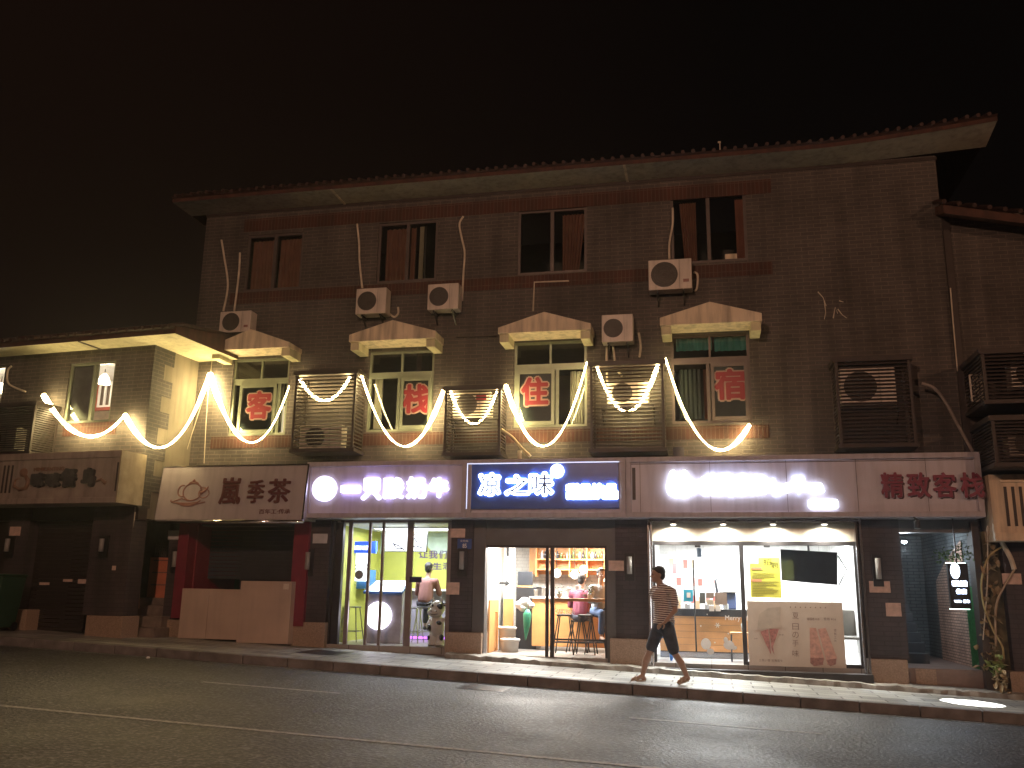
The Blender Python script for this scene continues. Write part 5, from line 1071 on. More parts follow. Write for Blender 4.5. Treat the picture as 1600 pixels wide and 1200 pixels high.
# ---------------------------------------------------------------- air conditioners
def ac(x0, x1, z0, z1, yf, dep, label, fr=G, wall=YW, hoses=(), brk=True, logo=0, group='white air conditioner units on the wall'):
    t = thing('air_conditioner', label, 'air conditioner', ((x0+x1)/2, yf, z0), fr, group=group)
    MB().box(x0, x1, yf, yf+dep, z0, z1).build('casing', acM, t, bevel=.015)
    W_, H_ = x1-x0, z1-z0; cx, cz = x0+W_*.37, (z0+z1)/2; r = min(W_*.31, H_*.42)
    MB().lathe((cx, yf, cz), [(r, 0), (r, -.008), (r*.2, -.012), (.001, -.012)], 28, 'y').build('fan_grille', grilleM, t)
    g = MB()
    for k in range(1, 6): rr_ = r*k/5.5; g.tube([(cx+rr_*math.cos(q*math.pi/12), yf-.016, cz+rr_*math.sin(q*math.pi/12)) for q in range(25)], .003, 4, cap=False)
    for k in range(8): g.tube([(cx, yf-.016, cz), (cx+r*math.cos(k*math.pi/4), yf-.014, cz+r*math.sin(k*math.pi/4))], .003, 4)
    g.build('grille_wire', frameD, t)
    gr_ = MB(); gr_.box(x0+W_*.715, x0+W_*.722, yf-.002, yf-.0005, z0+.02, z1-.02); gr_.build('panel_seam', grilleM, t)
    if logo: 
        lp = MB().box(x0+W_*.80, x0+W_*.93, yf-.004, yf-.0005, z0+H_*.22, z0+H_*.32).build('badge', MT['faded_red_paint'], t)
    if brk:
        b = MB()
        for u in (x0+W_*.2, x0+W_*.8): b.bar((u, yf+.02, z0-.02), (u, wall, z0-.02), .03); b.bar((u, yf+.08, z0-.03), (u, wall-.01, z0-.22), .025)
        b.build('bracket', darkMet, t)
    for pts in hoses: MB().tube(pts, .022, 8).build('hose', hoseM, t, smooth=True)
    return t
def W3(*l, y=YW-.03): return [tuple(G.P(px, py, y)) for px, py in l]
def smoothp(pts, n=6):
    pts = [Vector(p_) for p_ in pts]; out = []
    for i in range(len(pts)-1):
        p0, p1_, p2_, p3_ = pts[max(i-1, 0)], pts[i], pts[i+1], pts[min(i+2, len(pts)-1)]
        for k in range(n):
            t_ = k/n; out.append(.5*((2*p1_)+(-p0+p2_)*t_+(2*p0-5*p1_+4*p2_-p3_)*t_*t_+(-p0+3*p1_-3*p2_+p3_)*t_**3))
    return out+[pts[-1]]
for (px0, py0, px1, py1), lab, hs, lg_ in (
    ((343, 486, 391, 519), 'small white air conditioner at the far left, tucked against the first window hood', [W3((349, 486), (356, 445), (350, 400), (346, 375)), W3((366, 486), (373, 430), (375, 395))], 1),
    ((556, 450, 603, 490), 'white air conditioner under the second top window, left of the pair', [W3((566, 450), (562, 410), (561, 380), (558, 350)), W3((603, 485), (615, 495), (622, 490), (622, 480))], 0),
    ((668, 443, 716, 483), 'white air conditioner under the second top window, right of the pair', [W3((722, 470), (724, 430), (726, 395), (721, 370), (718, 350), (724, 338))], 0),
    ((1013, 405, 1081, 452), 'largest white air conditioner, with a red badge, below the top right window', [W3((1046, 405), (1046, 380), (1051, 350), (1051, 325)), W3((1084, 425), (1090, 430), (1089, 450), (1085, 455))], 2),
    ((940, 491, 989, 534), 'white air conditioner above the tall cage, between third and fourth hoods', [W3((949, 534), (948, 560), (949, 620)), W3((957, 534), (960, 556), (963, 575), (972, 588)), W3((998, 520), (1001, 540), (999, 558))], 0)):
    y = 16.15; a, b_, c, d = G.rect(px0, py0, px1, py1, y); ac(a, b_, c, d, y, .28, lab, hoses=[smoothp(h) for h in hs], logo=lg_)
# units standing inside the cages
def cage_ac(px0, py0, px1, py1, lab, y=16.12): a, b_, c, d = G.rect(px0, py0, px1, py1, y); return ac(a, b_, c, d, y, .26, lab, brk=False, group='air conditioner units inside the cages')
cage_ac(468, 664, 534, 702, 'air conditioner at the bottom of the first brown cage'); u_ = cage_ac(707, 612, 766, 652, 'air conditioner with a red label high inside the smallest cage')
a, b_, c, d = G.rect(744, 617, 760, 626, 16.115); MB().box(a, b_, 16.108, 16.113, c, d).build('red_label', redTxt, u_)
cage_ac(948, 595, 1014, 632, 'upper air conditioner high inside the tall cage'); cage_ac(1312, 575, 1400, 632, 'air conditioner inside the unlit cage on the right')
for (u0_, u1_, zt_) in ((C2[0]+.1, C2[1]-.1, G.P(735, 653, 16.12).z), (C3[0]+.2, C3[1]-.2, G.P(980, 633, 16.12).z), (C4[0]+.1, C4[1]-.2, G.P(1355, 633, 16.12).z)):
    sfm = MB()
    for u in (u0_, u1_): sfm.bar((u, 16.12, zt_-.02), (u, YW-.005, zt_-.02), .03); sfm.bar((u, 16.15, zt_-.03), (u, YW-.01, zt_-.3), .02)
    sfm.bar((u0_, 16.14, zt_-.02), (u1_, 16.14, zt_-.02), .03)
    solo(sfm, 'wall_bracket', darkMet, 'dark steel bracket frame carrying the unit inside the %s cage' % ('smallest' if u1_ < -3 else 'tall' if u1_ < 0 else 'unlit right-hand'), 'bracket', (u0_, 16.2, zt_))
# wall pipes
def pipe(pts, r, lab, m=hoseM, name='wall_pipe', cat='pipe', y=YW-.03, sm_=True):
    P_ = W3(*pts, y=y); return solo(MB().tube(smoothp(P_) if sm_ else P_, r, 8), name, m, lab, cat, P_[0], smooth=True)
pipe([(833, 486), (835, 441), (889, 439)], .018, 'bent L-shaped conduit on the brick above the third window hood', sm_=False)
pipe([(713, 527), (777, 525)], .012, 'short thin horizontal rail on the wall left of the third hood', louvM, sm_=False)
pipe([(1440, 599), (1460, 607), (1478, 630), (1500, 670), (1520, 706)], .028, 'curving grey hose from the unlit cage down to the sign ledge', mat('grey_hose', (.30, .26, .24), .6), y=16.2)
pipe([(783, 671), (800, 683), (815, 700), (829, 713)], .028, 'cream hose drooping from the smallest cage to the sign ledge', mat('cream_hose', (.7, .6, .4), .6), y=16.1)
q = G.P(812, 713, 16.05); solo(MB().lathe((q.x, 16.05, ZS1), [(.045, 0), (.045, .19), (.04, .19)], 14), 'vent_stub', hoseM, 'short white pipe stub standing on the ledge over the blue sign', 'pipe', (q.x, 16.05, ZS1), smooth=True)
q = G.P(1060, 711, 16.1); solo(MB().lathe((q.x, 16.1, ZS1), [(.09, 0), (.10, .2), (.105, .2), (.095, .2)], 18), 'small_bucket', mat('grey_pail', (.22, .2, .22), .5), 'small grey bucket standing on the ledge right of the tall cage', 'bucket', (q.x, 16.1, ZS1), smooth=True)
pipe([(1485, 450), (1489, 500), (1496, 580)], .012, 'thin vertical cable at the right corner of the inn wall', y=16.42)
vn = MB()
for l in ([(1278, 456), (1286, 465), (1291, 478)], [(1302, 497), (1305, 480), (1309, 490)], [(1309, 483), (1316, 492), (1323, 497)], [(1288, 470), (1290, 488), (1288, 499)], [(1311, 470), (1318, 472)]): vn.tube(W3(*l), [.012]+[.006]*(len(l)-1), 5)
solo(vn, 'dead_creeper', hoseM, 'scrap of pale dried creeper clinging to the bare brick on the right', 'plant', W3((1300, 485))[0])
q = G.P(1125, 232, 17.2); solo(MB().tube([(q.x, 17.2, q.z-.3), (q.x, 17.2, q.z+.14)], .012, 6).tube([(q.x-.04, 17.2, q.z+.14), (q.x+.02, 17.2, q.z+.14)], .02, 6), 'roof_pin', hoseM, 'tiny pale antenna stub on the ridge tiles of the inn', 'antenna', (q.x, 17.2, q.z))

# ---------------------------------------------------------------- LED rope light
def swag(p0, mid, p1, y0, y1, n=46):
    """parabola through three pixel points, depth varies linearly"""
    (xa, ya_), (xm, ym), (xb, yb_) = p0, mid, p1; out = []
    for i in range(n+1):
        s_ = i/n; x_ = xa+(xb-xa)*s_
        l0 = (x_-xm)*(x_-xb)/((xa-xm)*(xa-xb)); l1 = (x_-xa)*(x_-xb)/((xm-xa)*(xm-xb)); l2 = (x_-xa)*(x_-xm)/((xb-xa)*(xb-xm))
        out.append(Vector(G.P(x_, ya_*l0+ym*l1+yb_*l2, y0+(y1-y0)*s_)))
    return out
ylL = 15.1+.25
rope = []
def swag2(p0, mid, p1):
    o_ = []
    for v in swag(p0, mid, p1, 0.001, 1.001, 30): o_.append(v)
    n = 30; res = []
    (xa, ya_), (xm, ym), (xb, yb_) = p0, mid, p1
    for i in range(n+1):
        s_ = i/n; x_ = xa+(xb-xa)*s_
        l0 = (x_-xm)*(x_-xb)/((xa-xm)*(xa-xb)); l1 = (x_-xa)*(x_-xb)/((xm-xa)*(xm-xb)); l2 = (x_-xa)*(x_-xm)/((xb-xa)*(xb-xm))
        yy = 15.0 if x_ < 236 else 15.0+1.38*min(1, (x_-236)/85)
        res.append(Vector(G.P(x_, ya_*l0+ym*l1+yb_*l2, yy)))
    return res
def prof(n, a, m, b_): return [(a+(m-a)*min(1, i/(n*.5)) if i < n*.5 else m+(b_-m)*((i-n*.5)/(n*.5)))*1.18*(1+.10*math.sin(i*1.9)+.2*math.sin(i*.5)) for i in range(n+1)]
segs = [((68, 617), (133, 681), (195, 648), 15.10, 15.0, (.040, .026, .012)), ((195, 648), (243, 699), (328, 584), 15.08, 16.38, (.040, .011, .032)), ((328, 584), (389, 691), (452, 603), 16.38, 16.25, (.048, .010, .008)),
        ((466, 588), (498, 624), (548, 587), 16.28, 16.28, (.026, .02, .02)), ((563, 580), (629, 697), (693, 610), 16.2, 16.3, (.014, .010, .036)), ((704, 612), (740, 662), (777, 610), 16.05, 16.05, (.02, .012, .018)),
        ((790, 602), (850, 697), (917, 566), 16.2, 16.36, (.034, .010, .011)), ((931, 568), (980, 643), (1029, 567), 16.06, 16.06, (.018, .012, .03)), ((1040, 560), (1130, 703), (1171, 664), 16.2, 16.36, (.010, .011, .034))]
rt_ = thing('rope_light', 'glowing warm LED rope draped in swags along both brick facades', 'rope light', tuple(G.P(629, 697, 16.25)))
prev = None
for p0, m_, p1, ya_, yb_, pr in segs:
    P_ = swag(p0, m_, p1, ya_, yb_) if p0 != (195, 648) else swag2(p0, m_, p1)
    MB().tube(P_, prof(len(P_)-1, *pr), 8).build('strand', ropeE, rt_, smooth=True)
cl = MB()
for px, py, y in ((68, 617, 15.25), (195, 648, 15.1), (328, 584, 16.4), (563, 580, 16.2), (790, 602, 16.2), (1040, 560, 16.2), (1171, 664, 16.4)): q = G.P(px, py, y); cl.box(q.x-.015, q.x+.015, y-.02, y+.03, q.z, q.z+.03)
cl.build('clip', hoseM, rt_)
for l, lab in (([(333, 548), (329, 584)], 'taut'), ([(326, 590), (312, 640), (286, 722)], 'slack'), ([(327, 590), (322, 660), (319, 724)], 'straight')):
    P_ = W3(*l, y=16.4); solo(MB().tube(P_, .007, 5), 'cable', hoseM, '%s thin white cable %s' % (lab, {'taut': 'tying the rope light up to the first hood', 'slack': 'slanting left down to the tea sign', 'straight': 'dropping straight down to the tea sign'}[lab]), 'cable', P_[0])

# ---------------------------------------------------------------- left building
cz = L.P(240, 539, 0).z
lb_ = thing('neighbour_building', 'lower brick building on the left with pale quoins and a lamplit open window', 'building', (-3, 0, gz(-13)), L)
WL_ = [L.rect(104, 566, 176, 660, 0), L.rect(-75, 574, 4, 650, 0)]
ZL0 = 2.95
wb = MB(); wall_holes(wb, -9, 0, ZL0, cz, 0, .2, WL_)
dS = 1.50                                     # side wall back to the inn
wb.box(-9, -8.8, .2, 6, 0, cz); wb.box(-9, .0, 6, 6.2, 0, cz)
wb.build('wall', brickM, lb_, normals=False)
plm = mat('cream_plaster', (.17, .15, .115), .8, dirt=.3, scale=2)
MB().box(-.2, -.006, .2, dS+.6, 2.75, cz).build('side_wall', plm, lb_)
qb = MB(); h = (cz-ZL0)/10
for k in range(10):
    w_ = .62 if k % 2 else .34; z_ = ZL0+h*k-.0
    qb.box(-.004, .012, 0.001, w_, z_, z_+h+.0)
qb.build('quoins', brick('quoin_brick', (.05, .046, .044), (.035, .033, .033), (.10, .088, .074), .245, .076), lb_)
roof(lb_, L, -9.6, .95, -.62, .0, cz-.0, lambda u: 0, cz+.13, depth=2.0, pitch=.17, sp_=.2)
MB().box(.001, .95, .0, dS-.1, cz, cz+.01).build('side_soffit', soffitM, lb_)
MB().add([(.955, -.62, cz), (.955, dS-.1, cz), (.955, dS-.1, cz+.42), (.955, -.62, cz+.13), (.90, -.62, cz+.005), (.90, dS-.1, cz+.005), (.90, dS-.1, cz+.42), (.90, -.62, cz+.13)], [(0, 1, 2, 3), (7, 6, 5, 4), (0, 4, 5, 1), (1, 5, 6, 2), (2, 6, 7, 3), (3, 7, 4, 0)]).build('side_fascia', fasciaM, lb_)
MB().box(-1.32, -1.27, -.6, .0, cz-.015, cz-.002).build('soffit_batten', louvM, lb_)
# lit room behind the window
a, b_, c, d = WL_[0]
rm = MB(); rm.box(-9, -.2, 3.0, 3.05, ZL0, cz); rm.box(-9, -.2, .2, 3, ZL0, ZL0+.1)
rm.build('room_wall', mat('warm_room_paint', (.62, .50, .38), .8), lb_)
MB().box(-9, -.2, .2, 3.0, d+.1, d+.15).build('room_ceiling', whiteP, lb_)
def win_left(r, nm):
    a, b_, c, d = r; f = MB(); t = .05; f.box(a, b_, .03, .09, c, c+t); f.box(a, b_, .03, .09, d-t, d); f.box(a, a+t, .03, .09, c+t, d-t); f.box(b_-t, b_, .03, .09, c+t, d-t); m_ = a+(b_-a)*.55; f.box(m_-.035, m_+.035, .02, .1, c+t, d-t); w_ = f.build('window', frameG, lb_)
    MB().quad((a, .06, c), (m_, .06, c), (m_, .06, d), (a, .06, d)).build('pane', winG, w_)
    MB().box(a+.02, m_-.03, .13, .15, c+.03, d-.03).build('net_curtain', mat('net_curtain', (.45, .46, .42), .9) if 'net_curtain' not in MT else MT['net_curtain'], w_)
    return w_
wl = win_left(WL_[0], 0); win_left(WL_[1], 1)
pm = mat('red_timber', (.35, .08, .05), .5)
ru = L.P(157, 615, 1.6)
dv = thing('room_partition', 'red-framed inner window in the lamplit upstairs room', 'partition', (ru.x, 1.6, ru.z), L)
a2, b2, c2, d2 = L.rect(147, 596, 176, 641, 1.6); f = MB(); f.box(a2, b2+.4, 1.6, 1.66, c2, c2+.07); f.box(a2, a2+.07, 1.6, 1.66, c2+.07, d2+.15); f.build('frame', pm, dv)
f = MB(); f.box(a2+.08, b2+.4, 1.62, 1.66, c2+.08, c2+.12); [f.box(u, u+.04, 1.62, 1.66, c2+.12, d2) for u in (a2+.08, a2+.24, a2+.4)]; f.build('sash', whiteP, dv); MB().box(a2+.08, b2+.4, 1.68, 1.7, c2+.08, d2).build('glass', mat('brown_glass', (.12, .09, .07), .2), dv)
for r_, lab in ((L.P(163, 592, .9), 'white bell pendant glowing in the open upstairs window on the left'), (L.P(1, 606, .9), 'glowing white pendant cut by the left edge of the photo')):
    pd = thing('pendant_lamp', lab, 'pendant lamp', tuple(r_), L); X, Y, Z = r_
    MB().lathe((X, Y, Z-.11), [(.135, 0), (.13, .05), (.085, .16), (.03, .22), (.01, .23)], 22).build('shade', emi('bell_glow', (1, .88, .66), 5) if 'bell_glow' not in MT else MT['bell_glow'], pd, smooth=True)
    MB().tube([(X, Y, Z+.12), (X, Y, Z+.36)], .008, 6).build('cord', black, pd); MB().lathe((X, Y, Z+.34), [(.02, 0), (.06, .02), (.06, .03)], 14).build('rose', black, pd)
    l = bpy.data.lights.new('pendant_glow', 'POINT'); l.energy = 45; l.color = (1, .80, .55); l.shadow_soft_size = .1; ob = bpy.data.objects.new('pendant_glow', l); C.objects.link(ob); ob.parent = pd; ob.location = (0, 0, -.22)
bb = MB(); bb.box(L.P(100, 665, 0).x, L.P(182, 665, 0).x, -.012, -.002, WL_[0][2]-.26, WL_[0][2]-.01); bb.build('brick_band', soldier, lb_)
# left cage and its unit
c5, C5 = cage(-60, 630, 50, 712, -.62, L, 'louvred cage on the neighbour building cut by the left edge', 17, backv=0)
q = L.rect(-30, 668, 24, 704, -.4); ac(*q, -.4, .26, 'air conditioner inside the cage at the left edge', L, 0, brk=False, group='air conditioner units inside the cages')
P_ = [tuple(L.P(px, py, -.04)) for px, py in ((40, 612), (14, 600), (12, 580), (18, 572))]; solo(MB().tube(smoothp(P_), .02, 8), 'wall_pipe', hoseM, 'cream hose curling up beside the cage at the left edge', 'pipe', P_[0], L, smooth=True)
P_ = [tuple(L.P(px, py, .03)) for px, py in ((211, 800), (204, 850), (196, 900), (190, 960))]; solo(MB().tube(P_, .012, 6), 'wall_pipe', hoseM, 'thin pale conduit down the corner beside the dark alley steps', 'pipe', P_[0], L)
# left sign
yl = -.68
a, b_, c, d = L.rect(-230, 706, 184, 786, yl); a = -8.5; z0 = L.P(120, 786, yl).z; z1 = L.P(120, 705.5, yl).z
ls = thing('shop_sign', 'unlit cream shop sign with worn dark raised lettering on the left building', 'shop sign', (b_-2, yl, z0), L)
MB().box(a, b_, yl+.03, .0-.003, z0, z1).build('box', mat('grimy_cream_panel', (.33, .28, .25), .5, dirt=.35, var=.2, scale=3), ls); f = MB(); f.box(a, b_, yl, yl+.029, z0, z0+.10); f.box(a, b_, yl, yl+.029, z1-.13, z1); f.build('border', MT['grimy_cream_panel'], ls, bevel=.006)
MB().box(b_+.001, b_+.03, yl, -.004, z0, z1-.0).build('end_panel', mat('dull_end_panel', (.38, .32, .22), .7, dirt=.3), ls)
sl_ = MB()
for px in (3, 9, 15.5): u = L.P(px, 750, yl).x; MB().box(u-.02, u+.02, yl+.022, yl+.029, L.P(8, 770, yl).z, L.P(8, 727, yl).z).build('slot', louvM, ls)
u = L.P(181, 745, yl).x; sl_.box(u-.02, u+.015, yl+.022, yl+.029, L.P(180, 767, yl).z, L.P(180, 722, yl).z); sl_.build('slot', louvM, ls)
drk = mat('tarnished_dark_letter', (.05, .05, .055), .6, var=.5, scale=10); brn = mat('rust_brown_paint', (.22, .13, .09), .6, var=.3)
for ch, x_0, y0, x_1, y1 in (('咪', 51, 739, 72, 762), ('咪', 74, 739, 97, 762), ('餐', 98, 732, 122, 762), ('鸟', 130, 731, 151, 761)): ptext(ch, drk, 'raised_letter', ls, x_0, y0, x_1, y1, yl+.03, L, offset=.06, depth=.06)
ptext('MIMICANTING', brn, 'small_letter', ls, 54, 730, 101, 736, yl+.03, L, offset=.03, depth=.02)
bd = MB(); q = L.P(35, 738, yl); bd.ball((q.x, yl+.03, q.z), (.10, .03, .085)); q = L.P(40, 752, yl); 
bd.tube([tuple(L.P(px, py, yl+.02)) for px, py in ((40, 744), (45, 752), (41, 762), (30, 765), (22, 760), (24, 750), (31, 747))], [.035, .05, .045, .035, .03, .02, .015], 8); bd.tube([tuple(L.P(px, py, yl+.02)) for px, py in ((150, 752), (158, 749), (165, 755))], [.02, .03, .04], 8)
bd.build('bird_logo', brn, ls, smooth=True)
# left ground floor
g0 = gz(-11)
pil(133, 196, (133, 962, 994, 190), par=lb_, fr=L, yb=-.06, yp=0, tot=z0-.0); pil(0, 32, (14, 952, 986, 40), par=lb_, fr=L, yb=-.06, yp=0, tot=z0)
rsM = mat('maroon_black_shutter', (.028, .020, .020), .5, var=.2); s = MB(); u0, u1 = L.P(36, 900, .25).x, L.P(132, 900, .25).x
for k in range(34): s.box(u0-.1, u1+.1, .25, .28, gz(-12)+.02+k*.075, gz(-12)+.088+k*.075)
s.box(-9, u0, .2, .26, 0.2, z0); s.box(-9, 0, .05, .3, z0-.25, z0+.0); s.build('roller_shutter', rsM, lb_)
pil_light(163, 842, 862, -.0, fr=L, par=lb_); pil_light(16, 842, 862, -.0, fr=L, par=lb_)
q = L.rect(15, 823, 32, 837, -.01); solo(MB().box(q[0], q[1], -.012, -.006, q[2], q[3]), 'notice', paperM, 'small pale notice on the far left pillar', 'notice', (q[0], -.01, q[2]), L)
q = L.rect(175, 884, 181, 891, -.01); solo(MB().box(q[0], q[1], -.012, -.006, q[2], q[3]), 'notice', paperM, 'tiny pale square on the pillar beside the alley', 'notice', (q[0], -.01, q[2]), L)
for k, (px0, py0, px1, py1) in enumerate(((99, 905, 113, 909), (122, 905, 145, 912), (62, 910, 77, 914))): q = L.rect(px0, py0, px1, py1, .24); solo(MB().box(q[0], q[1], .232, .248, q[2], q[3]), 'shutter_label', paperM, ('middle faded strip label on the dark shutter', 'brightest strip label at the right of the dark shutter', 'lowest dull strip label at the left of the dark shutter')[k], 'label', (q[0], .24, q[2]), L)
# green bin at the far left
bn = thing('wheelie_bin', 'dark green wheeled rubbish bin at the left edge of the pavement', 'bin', (G.P(-8, 975, 14.7).x, 14.7, gz(-12.5))); X = PO[bn.name].x; Z = gz(X); gM = mat('bottle_green_plastic', (.015, .05, .025), .45)
bm_ = MB(); bm_.add([(X-.25, 14.45, Z+.06), (X+.22, 14.45, Z+.06), (X+.22, 14.95, Z+.06), (X-.25, 14.95, Z+.06), (X-.33, 14.38, Z+.98), (X+.30, 14.38, Z+.98), (X+.30, 15.0, Z+.98), (X-.33, 15.0, Z+.98)], [(0, 3, 2, 1), (4, 5, 6, 7), (0, 1, 5, 4), (1, 2, 6, 5), (2, 3, 7, 6), (3, 0, 4, 7)]); bm_.build('body', gM, bn, bevel=.02); MB().box(X-.35, X+.32, 14.36, 15.02, Z+.981, Z+1.03).build('lid', gM, bn, bevel=.02)
for u in (-.22, .19): MB().lathe((X+u, 14.92, Z+.08), [(.08, 0), (.08, .05)], 16, 'x').build('wheel', black, bn)
# alley steps
stM = mat('worn_step_stone', (.20, .16, .14), .8, var=.3, bump=.4)
stp = thing('alley_steps', 'worn stone steps climbing into the dark alley left of the tea kiosk', 'steps', (G.P(222, 995, 15.5).x, 15.5, gz(-10.4)))
for k, (px0, px1, pyt, y) in enumerate(((186, 240, 981, 15.6), (200, 252, 963, 15.95), (215, 256, 946, 16.3), (218, 257, 934, 16.65))):
    a, b_ = G.P(px0, pyt+8, y).x, G.P(px1, pyt+8, y).x; MB().box(a, b_, y, y+.5, 0.2, G.P((px0+px1)/2, pyt, y).z).build('step', stM, stp, bevel=.01)
aw = MB(); aw.box(-12.3, -9.6, 18.8, 18.9, 0, 3.6); aw.box(-12.3, -12.2, 15.6, 18.8, 0, 3.6); aw.box(-10.2, -10.1, 16.7, 18.8, 0, 3.6); solo(aw, 'alley_wall', shadowIn, 'dark rendered walls at the back of the alley steps', 'wall', (-11, 18.8, 0))
q = [G.P(px, py, 16.0) for px, py in ((198, 895), (219, 893), (217, 951), (191, 955))]; bdm = MB(); bdm.add([*q, *[p_+Vector((0, .02, 0)) for p_ in q]], [(0, 1, 2, 3), (7, 6, 5, 4), (0, 4, 5, 1), (1, 5, 6, 2), (2, 6, 7, 3), (3, 7, 4, 0)]); solo(bdm, 'plywood_board', mat('plywood', (.30, .20, .14), .7, var=.25), 'tan plywood board propped against the alley corner', 'board', tuple(q[3]))
q = G.rect(232, 871, 257, 934, 16.9); os_ = thing('notice_board', 'faded orange notice board standing in the alley', 'notice board', (q[0], 16.9, q[2])); MB().box(q[0], q[1]+.1, 16.9, 16.93, q[2], q[3]).build('panel', mat('faded_orange', (.62, .20, .12), .6, var=.15), os_)
f = MB(); [f.box(q[0]+.08, q[1]+.08, 16.893, 16.899, z_, z_+.02) for z_ in (q[2]+.25, q[2]+.5, q[3]-.07)]; f.build('print', inkM, os_)
lt = MB(); a, b_, c, d = G.rect(243, 848, 260, 872, 17.0); [lt.box(a+(b_-a)*k/5-.008, a+(b_-a)*k/5+.008, 17, 17.02, c, d) for k in range(6)]; [lt.box(a, b_, 17.021, 17.03, c+(d-c)*k/5-.008, c+(d-c)*k/5+.008) for k in range(6)]; solo(lt, 'metal_lattice', frameD, 'small metal lattice above the orange notice board', 'lattice', (a, 17, c))

# ---------------------------------------------------------------- right stair entrance
xe0, xe1 = G.P(1412, 950, 16.5).x, 4.30; ze = G.P(1470, 1045, 16.4).z
ent = MB(); ent.box(xe0-.25, xe1+.1, 20, 20.1, -.3, 2.79); ent.build('stairwell_back_wall', brickBlue, inn)
MB().box(xe0-.3, xe1+.1, 16.5, 20, 2.74, 2.79).build('stairwell_ceiling', shadowIn, inn)
MB().box(xe0-.3, xe0-.25, 16.62, 20, -.3, 2.74).build('stairwell_left_wall', brickBlue, inn)
rwm = MB(); xw = xe1-.02; zs_ = 2.1
rwm.add([(xw, 16.95, ze), (xw, 18.95, ze), (xw, 18.95, G.P(1471, 908, 18.95).z), (xw, 18.2, G.P(1485, 880, 18.2).z), (xw, 16.95, 2.5)], [(0, 1, 2, 3, 4)]); rwm.build('stairwell_pale_brick', brickPink, inn, normals=False)
MB().box(xe1, xe1+.1, 16.5, 20, -.3, 2.79).build('stairwell_right_wall', brickBlue, inn)
gm = MB(); a_ = MB()
rn = random.Random(9)
for _ in range(2600):
    y_ = rn.uniform(16.5, 16.93); z_ = rn.uniform(ze, 1.7); p_ = Vector((xw, y_, z_)); d_ = Vector((-rn.uniform(.02, .05), rn.uniform(-.025, .025), rn.uniform(-.03, .03))); s_ = Vector((0, .006, 0)); gm.add([p_-s_, p_+s_, p_+d_], [(0, 1, 2)])
gm.box(xw-.004, xw, 16.5, 16.93, ze, 1.7)
props(gm.build('grass_panel', mat('artificial_turf', (.04, .22, .06), .7, var=.4, scale=20), inn, normals=False), kind='stuff')
MB().box(xe0-.3, xe1+.1, 16.35, 20, -.4, ze).build('entrance_floor', mat('entrance_stone', (.22, .16, .14), .6), inn)
MB().box(G.P(1431, 1055, 16.34).x, G.P(1463, 1055, 16.34).x, 16.33, 16.348, gz(4)+.03, ze-.01).build('step_tile', stoneB, inn)
stc = MB()
for k in range(9): stc.box(xe0-.24, xe0+.55, 17.5+.26*k, 19.0, ze+.17*k+.001, ze+.17*(k+1))
solo(stc, 'staircase', mat('slate_stair', (.06, .065, .075), .6), 'dark staircase rising behind the inn entrance', 'staircase', (xe0, 17.4, ze), bevel=.006)
MB().box(xe0-.25, xe1+.1, 16.3, 16.5, G.P(1470, 832, 16.3).z, 2.79).build('entrance_lintel', greyMet, inn)
q = G.P(1413, 849, 17.2); el = thing('entrance_lamp', 'small cold white lamp at the top of the inn entrance', 'lamp', tuple(q)); MB().lathe(tuple(q), [(.03, 0), (.045, .02), (.045, .04)], 14).build('lens', emi('cold_lamp', (.8, .9, 1), 25), el); MB().lathe((q.x, q.y, q.z+.041), [(.05, 0), (.05, .03)], 14).build('cap', black, el)
l = bpy.data.lights.new('lamp_glow', 'POINT'); l.energy = 45; l.color = (.8, .92, 1); l.shadow_soft_size = .04; ob = bpy.data.objects.new('lamp_glow', l); C.objects.link(ob); ob.parent = el; ob.location = (0, -.0, -.08)
# hanging sign
q = [G.P(px, py, yy) for px, py, yy in ((1483, 880, 16.0), (1514, 877, 15.95), (1519, 953, 15.95), (1483, 951, 16.0))]
sg = thing('light_sign', 'black hanging sign with glowing oval and letters at the inn entrance', 'sign', (q[3].x, 16.0, q[3].z)); z0_, z1_ = q[3].z, q[0].z; u0_, u1_ = G.P(1483.5, 915, 16).x, G.P(1515, 915, 16).x
MB().box(u0_, u1_, 16.0, 16.1, z0_, z1_).build('box', black, sg, bevel=.005); ov = MB(); p_ = G.P(1491, 892, 16); p_ = Vector((u0_+.105, 16, p_.z)); ov.prism([(p_.x+.07*math.cos(k*math.pi/12), p_.z+.125*math.sin(k*math.pi/12)) for k in range(24)], 15.99, 15.999); ov.build('oval', ledB, sg)
text('精致客栈', ledB, 'letters', sg, u0_+.04, u0_+.27, G.P(1495, 916, 16).z, G.P(1495, 907, 16).z, 16.0, offset=.05, depth=.008); text('住宿', ledB, 'letters', sg, u0_+.09, u0_+.25, G.P(1497, 928, 16).z, G.P(1497, 920, 16).z, 16.0, offset=.05, depth=.008); text('WIFI  停车', ledB, 'letters', sg, u0_+.05, u0_+.28, G.P(1497, 942, 16).z, G.P(1497, 937, 16).z, 16.0, offset=.03, depth=.008)
MB().box(u1_+.002, u1_+.012, 16.11, 16.13, z0_, z1_).box(u0_, u1_, 16.11, 16.13, z1_, z1_+.012).box(u0_, u1_, 16.11, 16.13, z0_-.012, z0_).build('back_light', emi('sign_back_light', (.75, 1, .9), 5), sg)
MB().bar(((u0_+u1_)/2, 16.05, z1_), ((u0_+u1_)/2, 16.05, 2.79), .02).build('hanger', darkMet, sg)
lf = MB(); p_ = G.P(1486, 868, 16.2); leafy(lf, (p_.x, 16.2, p_.z), 130, (.13, .07, .06), .06, 11, .2); p_ = G.P(1502, 862, 16.2); leafy(lf, (p_.x, 16.2, p_.z), 60, (.10, .06, .08), .05, 12, .3); solo(lf, 'hanging_plant', leafM, 'leafy trailing plant on top of the black hanging sign', 'plant', tuple(p_), normals=False)
